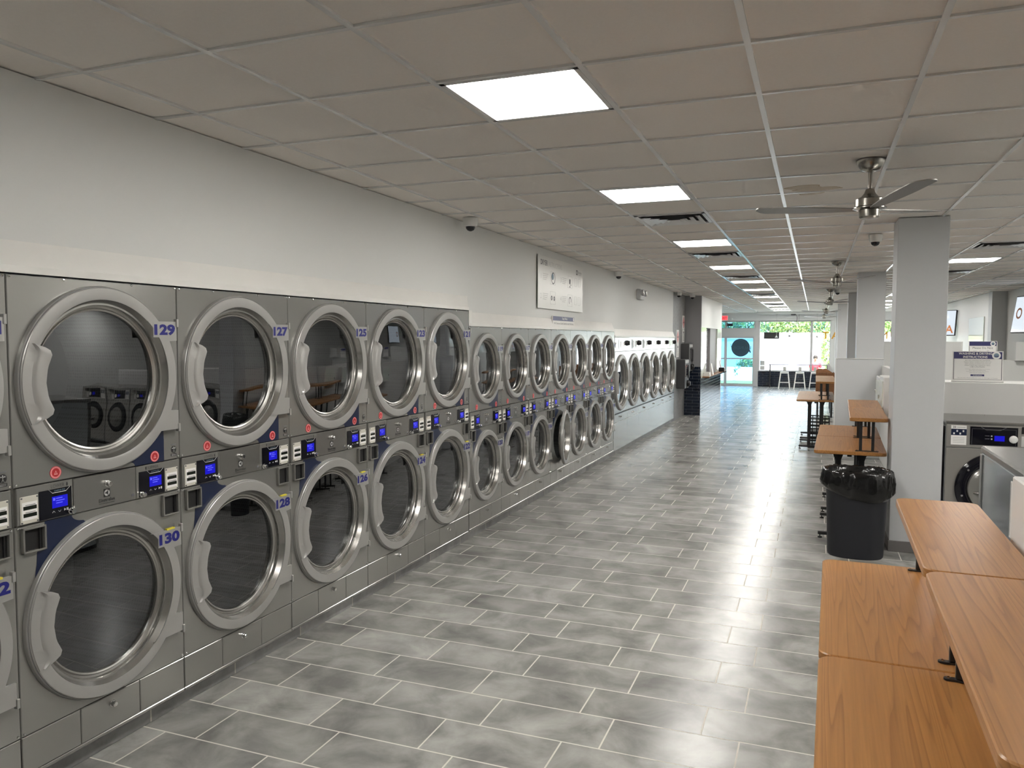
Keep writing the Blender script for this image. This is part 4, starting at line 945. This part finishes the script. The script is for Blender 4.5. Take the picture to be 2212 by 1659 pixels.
rnd = random.Random(3); N = 120; lay = [(.55, .94, 0), (.70, .97, 0), (.762, 1.02, .012), (.775, 1.10, .02), (.755, 1.17, .03), (.70, 1.21, .05), (.64, 1.24, .06), (.585, 1.22, .05), (.555, 1.12, .03), (.545, 1.075, 0)]
ph = [(rnd.random()*6.28, rnd.randint(5, 26), rnd.random()) for _ in range(14)]
rs = []
for j, (z, k, am) in enumerate(lay):
    r = []
    for i, (x, y) in enumerate(ov(.246, .185, N)):
        a = 2*PI*i/N; d = sum(w_*math.sin(f*a+p_+j*.5*(1+w_)) for p_, f, w_ in ph)/5
        kk = k+am*d*1.1; droop = .03*math.sin(a*2+1.0)*(j > 5)-.035*(j > 6)*math.cos(a)
        jt = (rnd.random()-.5)*.016*(am > 0)
        r.append((x*(kk+jt*2), y*(kk+jt*2), z+am*.35*d+droop*.8+jt*.5))
    rs.append(r)
b = MB(); loft(b, rs); b.build('bin_liner', M['bag'], bn, ang=180)

# ================================================================ washers
def make_washer(W, D, H, name='washing_machine', front='full'):
    t = thing(name, 'x', 'washer', (0, 0, 0)); c = W/2
    b = MB().box(.004, W-.004, .012, D, .06, H-.035, 0, .006).box(.03, W-.03, .03, D-.03, 0, .06, 1)
    b.build('cabinet', [M['steelside'], M['black']], t, smooth=False)
    MB().box(0, W, .004, D+.004, H-.034, H+.012, 0, .010).build('lid', M['band'], t, smooth=False)
    b = MB().box(.008, W-.008, 0, .02, H-.218, H-.018, 0, .004); cp = b.build('control_panel', M['washsteel'], t, smooth=False)
    k = W/.79
    def pr(x0, x1, y0, y1, z0, z1, m=0, b_=None): return (b_ or MB()).box(x0*k, x1*k, y0, y1, H+z0, H+z1, m)
    b = pr(.045, .165, -.002, 0, -.196, -.024); pr(.045, .165, -.0025, -.002, -.112, -.056, 1, b); b.build('size_label', [M['white'], M['navy']], cp, smooth=False)
    b = MB(); text(b, '20', (.070*k, -.0025, H-.040), .018, '-y', .02, 0)
    for j in range(4): pr(.060, .150, -.0028, -.002, -.135-.014*j, -.131-.014*j, 1, b)
    pr(.090, .155, -.0028, -.002, -.044, -.038, 1, b)
    for i in range(4): pr(.062+.024*i, .074+.024*i, -.003, -.0025, -.104+.022*(i % 2), -.088+.022*(i % 2), 2, b)
    b.build('print', [M['greyprint'], M['palegrey'], M['white']], cp, smooth=False)
    p = pr(.192, .551, -.004, 0, -.190, -.030); pr(.205, .538, -.005, -.004, -.050, -.048, 1, p); pr(.205, .207, -.005, -.004, -.185, -.048, 1, p); pr(.536, .538, -.005, -.004, -.185, -.048, 1, p)
    for q0, q1 in (((.275, -.032), (.315, -.056)), ((.315, -.056), (.420, -.056)), ((.420, -.056), (.465, -.032))): p.bar((q0[0]*k, -.0055, H+q0[1]), (q1[0]*k, -.0055, H+q1[1]), .004, .001, 1)
    for j in range(2): pr(.305, .340, -.0055, -.004, -.110-.026*j, -.104-.026*j, 1, p); pr(.350, .362, -.0055, -.004, -.114-.026*j, -.102-.026*j, 2, p)
    p.build('keypad_panel', [M['blackgloss'], M['greyprint'], M['palegrey']], cp, smooth=False)
    pr(.377, .453, -.006, -.004, -.150, -.104).build('display', M['screen'], cp, smooth=False)
    MB().lathe([(.033, -.004), (.033, -.012), (.024, -.020), (.020, -.022), (.001, -.022)], (.519*k, 0, H-.130), 'y', 24).build('program_knob', M['whitep'], cp)
    b = pr(.578, .70, -.004, 0, -.080, -.020); pr(.578, .64, -.004, 0, -.19, -.10, 1, b); b.build('coin_panel', [M['black'], M['palegrey']], cp, smooth=False)
    b = MB().box(.008, W-.008, 0, .02, .10, H-.224, 0, .004); b.build('front_panel', M['washsteel'], t, smooth=False)
    zc = H-.570; q = k
    d = MB().lathe([(.312*q, -.001), (.312*q, -.022), (.30*q, -.032), (.235*q, -.038), (.222*q, -.034), (.216*q, -.030)], (c, 0, zc), 'y', 64).build('door_ring', M['blackgloss'], t)
    b = MB().lathe([(.217*q, -.030), (.212*q, -.052), (.18*q, -.068), (.07*q, -.078), (.001, -.080)], (c, 0, zc), 'y', 48); b.build('door_cover', M['silver'], d)
    b = MB().tube([(c-.170*q, -.062, zc-.035), (c-.12*q, -.095, zc-.033), (c-.08*q, -.10, zc-.035), (c-.05*q, -.085, zc-.08)], [.010, .015, .030, .034], 12); b.build('door_handle', M['ringin'], d)
    for a in (2.5, 3.4, 4.2, .6): MB().lathe([(.009, -.038), (.009, -.046), (.001, -.048)], (c+.266*q*math.cos(a), 0, zc+.266*q*math.sin(a)), 'y', 10).build('bolt', M['chrome'], d)
    MB().lathe([(.008, 0), (.010, .010), (.004, .016), (.001, .016)], (c+.03, D-.08, H), n=10).build('lid_screw', M['chrome'], t)
    return t
wm = make_washer(.79, .80, 1.191); tr = tree_of()
wm.location = (1.09, 7.80, 0); wm['label'] = 'stainless front loading washer with dark door ring right of the big pillar'; wm['group'] = 'front loading washers'
for i in (1, 2):
    o = copy_tree(wm, None, tr); o.location = (1.09+.80*i, 7.80, 0); o['group'] = 'front loading washers'
    o['label'] = ['', 'stainless washer just cut off by the right picture edge behind the steel side panel', 'stainless washer outside the right picture edge, third from the big pillar'][i]
# washer seen from its side, facing the far washers
wb = make_washer(.95, 1.30, 1.195); wb.location = (1.055+.95, 6.02, 0); wb.rotation_euler = (0, 0, PI)
wb['label'] = 'steel washer seen from its plain side next to the raised shelf'; wb['group'] = 'front loading washers'
# edge trims and label on that side (local x = .95 faces the tables)
MB().box(.946, .954, .012, .075, .07, 1.155, 0, .003).build('corner_trim', M['steel'], wb, smooth=False)
b = MB().box(.947, .953, .90, 1.06, .80, 1.12, 0)
for y, z0, z1 in ((1.045, .81, 1.11), (.912, .81, 1.11)): b.box(.953, .9535, y, y+.004, z0, z1, 1)
b.box(.953, .9535, .96, 1.0, 1.04, 1.08, 1).box(.953, .9535, .95, 1.01, .83, .84, 1)
b.build('side_label', [M['white'], M['greyprint']], wb, smooth=False)
# washers on the opposite wall, mirrored in the dryer doors
ww = make_washer(.76, .85, 1.195); tr = tree_of(); first = True
for i in range(3):
    o = ww if i == 0 else copy_tree(ww, None, tr)
    o.rotation_euler = (0, 0, -PI/2); o.location = (3.08, 12.4-.81*i, 0); o['group'] = 'washers along the right wall'
    o['label'] = f'front loading washer against the right wall beyond the divider, {("farthest", "middle", "nearest")[i]} of three'

# ================================================================ signs on the bulkheads
def std_sign(x, y, z, W, H, tilt, lab, head, lines, boxed=None, k=1):
    o = thing('instruction_sign', lab, 'sign', (x, y, z)); o.rotation_euler = (math.radians(tilt), 0, math.radians(-2))
    MB().box(-W/2, W/2, 0, .008, 0, H).box(-W/2-.004, W/2+.004, -.02, .06, -.008, 0).build('panel', M['white'], o, smooth=False)
    b = MB().box(-W/2+.01, W/2-.01, -.001, 0, H*.745, H*.975, 0)
    b.prism(circ(W/2-.058, H*.86, H*.125, 28), -.0016, -.001, 'y', 1).prism(circ(W/2-.058, H*.86, H*.075, 24), -.002, -.0016, 'y', 3)
    b.box(W/2-.075, W/2-.04, -.0022, -.002, H*.82, H*.85, 0)
    for i, s in enumerate(head): text(b, s, (-.02, -.001, H*(.92-.115*i)), H*.075, '-y', .02 if (s, .02) in TX else 0, 1)
    for a in ((-W/2+.01, -W/2+.015), (W/2-.015, W/2-.01)): b.box(a[0], a[1], -.001, 0, H*.05, H*.76, 2)
    b.box(-W/2+.01, W/2-.01, -.001, 0, H*.045, H*.055, 2)
    for s, zz_, h, w_ in lines: text(b, s, (0, 0, H*zz_), H*h, '-y', 0, 2, width=w_)
    if boxed:
        b.box(-W*.135, W*.135, -.0008, 0, H*.165, H*.225, 0); text(b, boxed, (0, -.001, H*.195), H*.035, '-y', 0, 1, width=W*.18)
    b.build('print', [M['signnavy'], M['white'], M['greyprint'], M['bluegrey']], o, smooth=False)
    return o
std_sign(1.477, 8.72, 1.516, .430, .292, -6, 'WASHING AND DRYING INSTRUCTIONS sign standing on the ledge above the washer', ['WASHING & DRYING', 'INSTRUCTIONS'],
    [('Do not overload the machines', .690, .022, .21), ('Select water temperature desired', .645, .022, .23), ('Select dryer temperature desired', .605, .022, .22), ('NO dyeing of clothes permitted', .565, .022, .21), ('Please leave the machines clean', .525, .022, .215),
     ('USE CAUTION:', .475, .032, .125), ('Unattended washers and dryers to be emptied', .40, .018, .21), ('Please leave the machines clean', .36, .018, .14), ('Unattended washers and dryers to be emptied', .32, .018, .19), ('Please leave the machines clean', .28, .018, .13), ('We Are Not Responsible For Loss Or Damage of Clothes', .10, .024, .34)], 'WARNING')
std_sign(2.415, 13.90, 1.608, .385, .288, -3, 'navy headed Please Do Not sign behind the washing instructions sign', [], [('Please Do Not', .635, .105, .27), ('Wash or Dry', .43, .105, .26), ('LOWER', .1, .001, .001)][:2])

# cabinets on the divider behind the tables
def cab(y, z0, z1, d, lab):
    o = thing('vending_cabinet', lab, 'cabinet', (1.00, y, z0), 0, 'vending cabinets on the divider wall'); h = z1-z0
    MB().box(-d, 0, -.30, .30, 0, h, 0, .006).build('case', M['wall_white'], o, smooth=False)
    MB().box(-d-.008, -d, -.26, .26, .03, h-.05, 0).build('door', M['greenboard'], o, smooth=False)
    MB().box(-d-.02, -d-.008, .20, .23, h*.4, h*.5, 0, .003).build('latch', M['chrome'], o, smooth=False)
cab(11.30, 1.06, 1.43, .22, 'white glass fronted vending cabinet on the divider, farther one behind the tables')
cab(10.05, 1.03, 1.49, .27, 'white glass fronted vending cabinet on the divider, nearer one behind the pillar')
# right hand wall: screens, board
def tv(x, y, z, rz, lab, s):
    o = thing('wall_television', lab, 'television', (x, y, z), rz, 'televisions on the right wall')
    MB().box(-.62, .62, -.03, .03, -.36, .36, 0, .008).build('case', M['black'], o, smooth=False)
    MB().box(-.60, .60, -.033, -.030, -.34, .34).build('screen', M['tvscreen'], o, smooth=False)
    b = MB(); text(b, s, (.46 if s == 'A' else -.40, -.033, -.18 if s == 'A' else .02), .22, '-y', .02, 0); b.build('screen_letter', M['orange'], o, smooth=False)
    MB().box(-.2, .5, .03, .10, -.25, .25, 0, .01).tube([(.2, .08, 0), (.30 if rz < -1 else .55, .16 if rz < -1 else .42, .02)], .035, 10).build('wall_mount', M['blackmetal'], o, smooth=False)
    o.rotation_euler = (math.radians(-8), 0, rz)
tv(3.10, 25.05, 2.38, -.53, 'black television with bright screen on the right wall beyond the pilaster', 'A')
tv(3.76, 17.22, 2.40, -1.35, 'television at the right picture edge before the pilaster', 'O')
tag(MB().box(3.652, 3.671, 21.05, 22.93, 1.87, 2.455, 0, .004).build('whiteboard', M['greenboard']), 'glossy blank whiteboard on the right wall between television and pilaster', 'board')

# ================================================================ far middle: benches, crates
def bench(y, lab, paper=False):
    o = thing('booth_bench', lab, 'bench', (.035, y, 0), 0, 'brown booth benches')
    MB().prism([(0, .40), (.42, .40), (.42, 1.10)]+[(.07*(1-math.sin(a)), 1.03+.07*math.cos(a)) for a in [PI/2*i/6 for i in range(7)]], 0, .035, 'y').build('backrest', M['wooddark'], o, smooth=False)
    MB().box(0, .42, .035, .50, .40, .44, 0, .006).build('seat', M['wooddark'], o, smooth=False)
    for x in (.05, .37): MB().box(x-.02, x+.02, .02, .48, 0, .40).build('leg', M['blackmetal'], o, smooth=False)
bench(20.6, 'nearest of three brown booth benches with rounded backs'); bench(21.9, 'middle of three brown booth benches with rounded backs'); bench(23.2, 'farthest of three brown booth benches with rounded backs')
t = tag(MB().prism([(-.07, -.02), (.05, -.10), (.08, -.06), (-.04, .12), (-.08, .10)], -.02, .03, 'y').build('paper_sheet', M['towel'], loc=(.36, 20.6, 1.203), smooth=False), 'crumpled white sheet lying over the brown bench backs', 'paper')
def crate(x, y, z, lab, h=.27):
    b = MB()
    w_, d_ = .17, .22
    for i in range(6):
        X = x-w_+2*w_*i/5
        for Y in (y-d_, y+d_): b.box(X-.008, X+.008, Y-.006, Y+.006, z, z+h)
    for i in range(7):
        Y = y-d_+2*d_*i/6
        for X in (x-w_, x+w_): b.box(X-.006, X+.006, Y-.008, Y+.008, z, z+h)
    for k in range(5):
        zz = z+.008+(h-.02)*k/4
        for Y in (y-d_, y+d_): b.box(x-w_, x+w_, Y-.007, Y+.007, zz-.008, zz+.008)
        for X in (x-w_, x+w_): b.box(X-.007, X+.007, y-d_, y+d_, zz-.008, zz+.008)
    b.box(x-w_, x+w_, y-d_, y+d_, z+.0, z+.012)
    tag(b.build('plastic_crate', M['black'], smooth=False), lab, 'crate', 'black crates under the far table')
crate(.09, 14.98, 0, 'black slatted crate on the floor under the table beyond the half wall'); crate(.09, 14.98, .272, 'black slatted crate stacked on another under the far table')

# ================================================================ outdoors
og = MB().box(-60, 60, YB+.15, 130, -.10, -.04, 0); struct(og.build('ground_outside', M['asphalt'], smooth=False))
g = tag(MB().box(-9, -1.9, YB+1.0, YB+4.2, -.04, .0, 0).build('lawn', M['grass'], smooth=False), 'strip of green lawn outside the glass door', 'grass'); g['kind'] = 'stuff'
def foliage(name, c, rx, ry, rz, n, size, ms, seed, par=None):
    rnd = random.Random(seed); b = MB()
    for i in range(n):
        u = rnd.uniform(-1, 1); a = rnd.uniform(0, 2*PI); q = math.sqrt(1-u*u); r = rnd.uniform(.55, 1)**.6*(1+.18*math.sin(3*a+seed)+.14*math.sin(5*u*3+a*2))
        p = Vector((c[0]+rx*r*q*math.cos(a), c[1]+ry*r*q*math.sin(a), c[2]+rz*r*u))
        d1_ = Vector((rnd.gauss(0, 1), rnd.gauss(0, 1), rnd.gauss(0, 1))).normalized(); d2_ = d1_.cross(Vector((rnd.gauss(0, 1), rnd.gauss(0, 1), rnd.gauss(0, 1)))).normalized()
        s = size*rnd.uniform(.6, 1.3)
        b.add([p-d1_*s, p+d2_*s*.5, p+d1_*s, p-d2_*s*.5], [(0, 1, 2, 3)], rnd.randrange(len(ms)))
    return b.build(name, [M[m] for m in ms], par, smooth=False)
def tree(x, y, h, r, lab, ms, seed, n=1500):
    t = thing('tree', lab, 'tree', (x, y, -.04), 0, 'trees across the road')
    MB().tube([(0, 0, 0), (.05, 0, h*.35), (0, .1, h*.6)], [.18, .14, .07], 10).build('trunk', M['bark'], t)
    foliage('crown', (0, 0, h*.60), r, r*.9, h*.36, n, .15, ms, seed, t)
for i, (x, ms) in enumerate([(-13, ('leaf3', 'leaf')), (-9.2, ('leaf3', 'leaf')), (-5.6, ('leaf', 'leaf3')), (-2.3, ('leaf2', 'leaf')), (1.2, ('leaf2', 'leaf', 'leaf3')), (4.6, ('leaf', 'leaf2')), (8.4, ('leaf', 'leaf2')), (12, ('leaf', 'leaf3'))]):
    tree(x, 73.0, 4.6+.25*(i*13 % 4), 1.45, f'leafy tree behind the white wall across the road, front row, {ORD[i]} from the left', ms, i, 2200)
    tree(x+1.8, 78.5, 5.4+.2*(i*7 % 4), 1.15, f'leafy tree behind the white wall across the road, back row, {ORD[i]} from the left', ms[::-1], i+20, 2200)
struct(MB().box(-40, 40, 68, 69, -.04, 2.45).build('wall_across_road', M['render'], smooth=False))
ab = thing('pale_building', 'pale blue low building across the road, seen through the glass door', 'building', (-6.6, 57, -.04))
MB().box(-4.5, 2.9, 0, 4, 0, 1.95, 0).build('facade', M['paleblue'], ab, smooth=False)
MB().box(-4.6, 3.0, -.1, 4.1, 1.95, 2.05, 0).build('roof_edge', M['paleblue'], ab, smooth=False)
pl = thing('planter', 'white planter box with green shrub outside the glass door', 'planter', (-2.95, 38.0, -.04))
MB().box(-.48, .48, -.3, .3, 0, .66, 0, .01).build('box', M['render'], pl)
foliage('shrub', (0, 0, .80), .36, .28, .26, 420, .07, ('leaf', 'leaf3'), 5, pl); foliage('trailing_plant', (-.40, -.15, .55), .16, .16, .35, 160, .06, ('leaf3',), 6, pl)
sb = thing('garden_shrub', 'yellow green young tree outside the right front window', 'tree', (.62, 41, -.04))
MB().tube([(0, 0, 0), (.05, 0, .9), (.02, 0, 2.2)], [.05, .04, .02], 8).build('trunk', M['bark'], sb); foliage('crown', (.10, 0, 1.45), .48, .5, 1.2, 900, .10, ('leaf2', 'leaf2', 'leaf'), 8, sb)
cbx = thing('utility_box', 'pale lilac utility box outside behind the bar ledge', 'box', (-.55, 37.0, -.04))
MB().box(-.20, .20, -.15, .15, 0, 1.22, 0, .01).build('case', mat('pale lilac enamel', (.52, .52, .70), .5), cbx)
bk = thing('garden_bench', 'plain bench outside the window under the person in red', 'bench', (0.02, 35.4, -.04))
MB().box(-.6, .6, -.2, .2, .26, .30, 0, .01).build('seat', M['wooddark'], bk, smooth=False)
for x in (-.5, .5): MB().box(x-.03, x+.03, -.18, .18, 0, .26).build('leg', M['blackmetal'], bk, smooth=False)
# seated person
def skin(name, verts, edges, radii, root, m, par=None, sub=2):
    me = bpy.data.meshes.new(name); me.from_pydata(verts, edges, []); o = bpy.data.objects.new(name, me); C.objects.link(o)
    md = o.modifiers.new('skin', 'SKIN'); md.use_smooth_shade = True
    for v, r in zip(me.skin_vertices[0].data, radii): v.radius = (r, r); v.use_root = False
    me.skin_vertices[0].data[root].use_root = True
    s = o.modifiers.new('sub', 'SUBSURF'); s.levels = sub; s.render_levels = sub
    me.materials.append(m)
    if par: o.parent = par
    return o
V = [(0, 0, .0), (0, 0, .14), (0, .01, .30), (0, .01, .44), (0, 0, .52), (0, -.01, .57), (0, -.02, .66), (0, -.01, .74)]
Rr = [.13, .125, .13, .11, .055, .055, .082, .060]; Ed = [(i, i+1) for i in range(7)]
def chain(start, pts, rr):
    prev = start
    for p, r in zip(pts, rr): V.append(p); Rr.append(r); Ed.append((prev, len(V)-1)); prev = len(V)-1
    return prev
for s in (-1, 1):
    hnd = chain(3, [(s*.17, .01, .43), (s*.22, -.03, .20), (s*.16, -.24, .12), (s*.14, -.31, .12)], [.055, .045, .035, .030])
    base = V[hnd]
    for f in range(4): chain(hnd, [(base[0]+(f-1.5)*.018, base[1]-.05, base[2]-.005), (base[0]+(f-1.5)*.02, base[1]-.085+.008*abs(f-1.5), base[2]-.025)], [.009, .008])
    chain(hnd, [(base[0]-s*.04, base[1]-.015, base[2]), (base[0]-s*.055, base[1]-.04, base[2]-.01)], [.010, .009])
    chain(0, [(s*.09, -.05, .0), (s*.11, -.42, .02), (s*.11, -.40, -.36), (s*.11, -.50, -.40)], [.085, .06, .04, .035])
pn = skin('person', V, Ed, Rr, 0, M['skin']); pn.location = (.02, 35.40, .43); tag(pn, 'person in a red top sitting outside the right front window', 'person')
VS = [(0, 0, -.02), (0, 0, .14), (0, .01, .30), (0, .01, .445)]; ES = [(0, 1), (1, 2), (2, 3)]; RS = [.155, .145, .150, .125]
for s in (-1, 1): VS += [(s*.175, .01, .435), (s*.215, -.02, .27)]; ES += [(3, len(VS)-2), (len(VS)-2, len(VS)-1)]; RS += [.072, .062]
skin('shirt', VS, ES, RS, 0, M['redcloth'], pn)
VS = [(0, 0, -.01), (-.09, -.06, .0), (-.11, -.42, .02), (-.11, -.40, -.32), (.09, -.06, .0), (.11, -.42, .02), (.11, -.40, -.32)]
skin('trousers', VS, [(0, 1), (1, 2), (2, 3), (0, 4), (4, 5), (5, 6)], [.15, .10, .075, .055, .10, .075, .055], 0, M['redcloth'], pn)
MB().lathe([(.001, .125), (.05, .118), (.088, .075), (.096, .02), (.09, -.03), (.07, -.05)], (0, .012, .69), n=20).build('hair', M['hair'], pn)
f = MB()
for s in (-1, 1): f.lathe([(.001, -.012), (.010, -.008), (.012, 0)], (s*.032, -.095, .665), 'y', 10, 0)
f.box(-.022, .022, -.096, -.088, .612, .620, 1); f.prism([(-.012, .630), (.012, .630), (0, .662)], -.118, -.09, 'y', 2)
f.build('face_features', [M['hair'], M['redink'], M['skin']], pn)
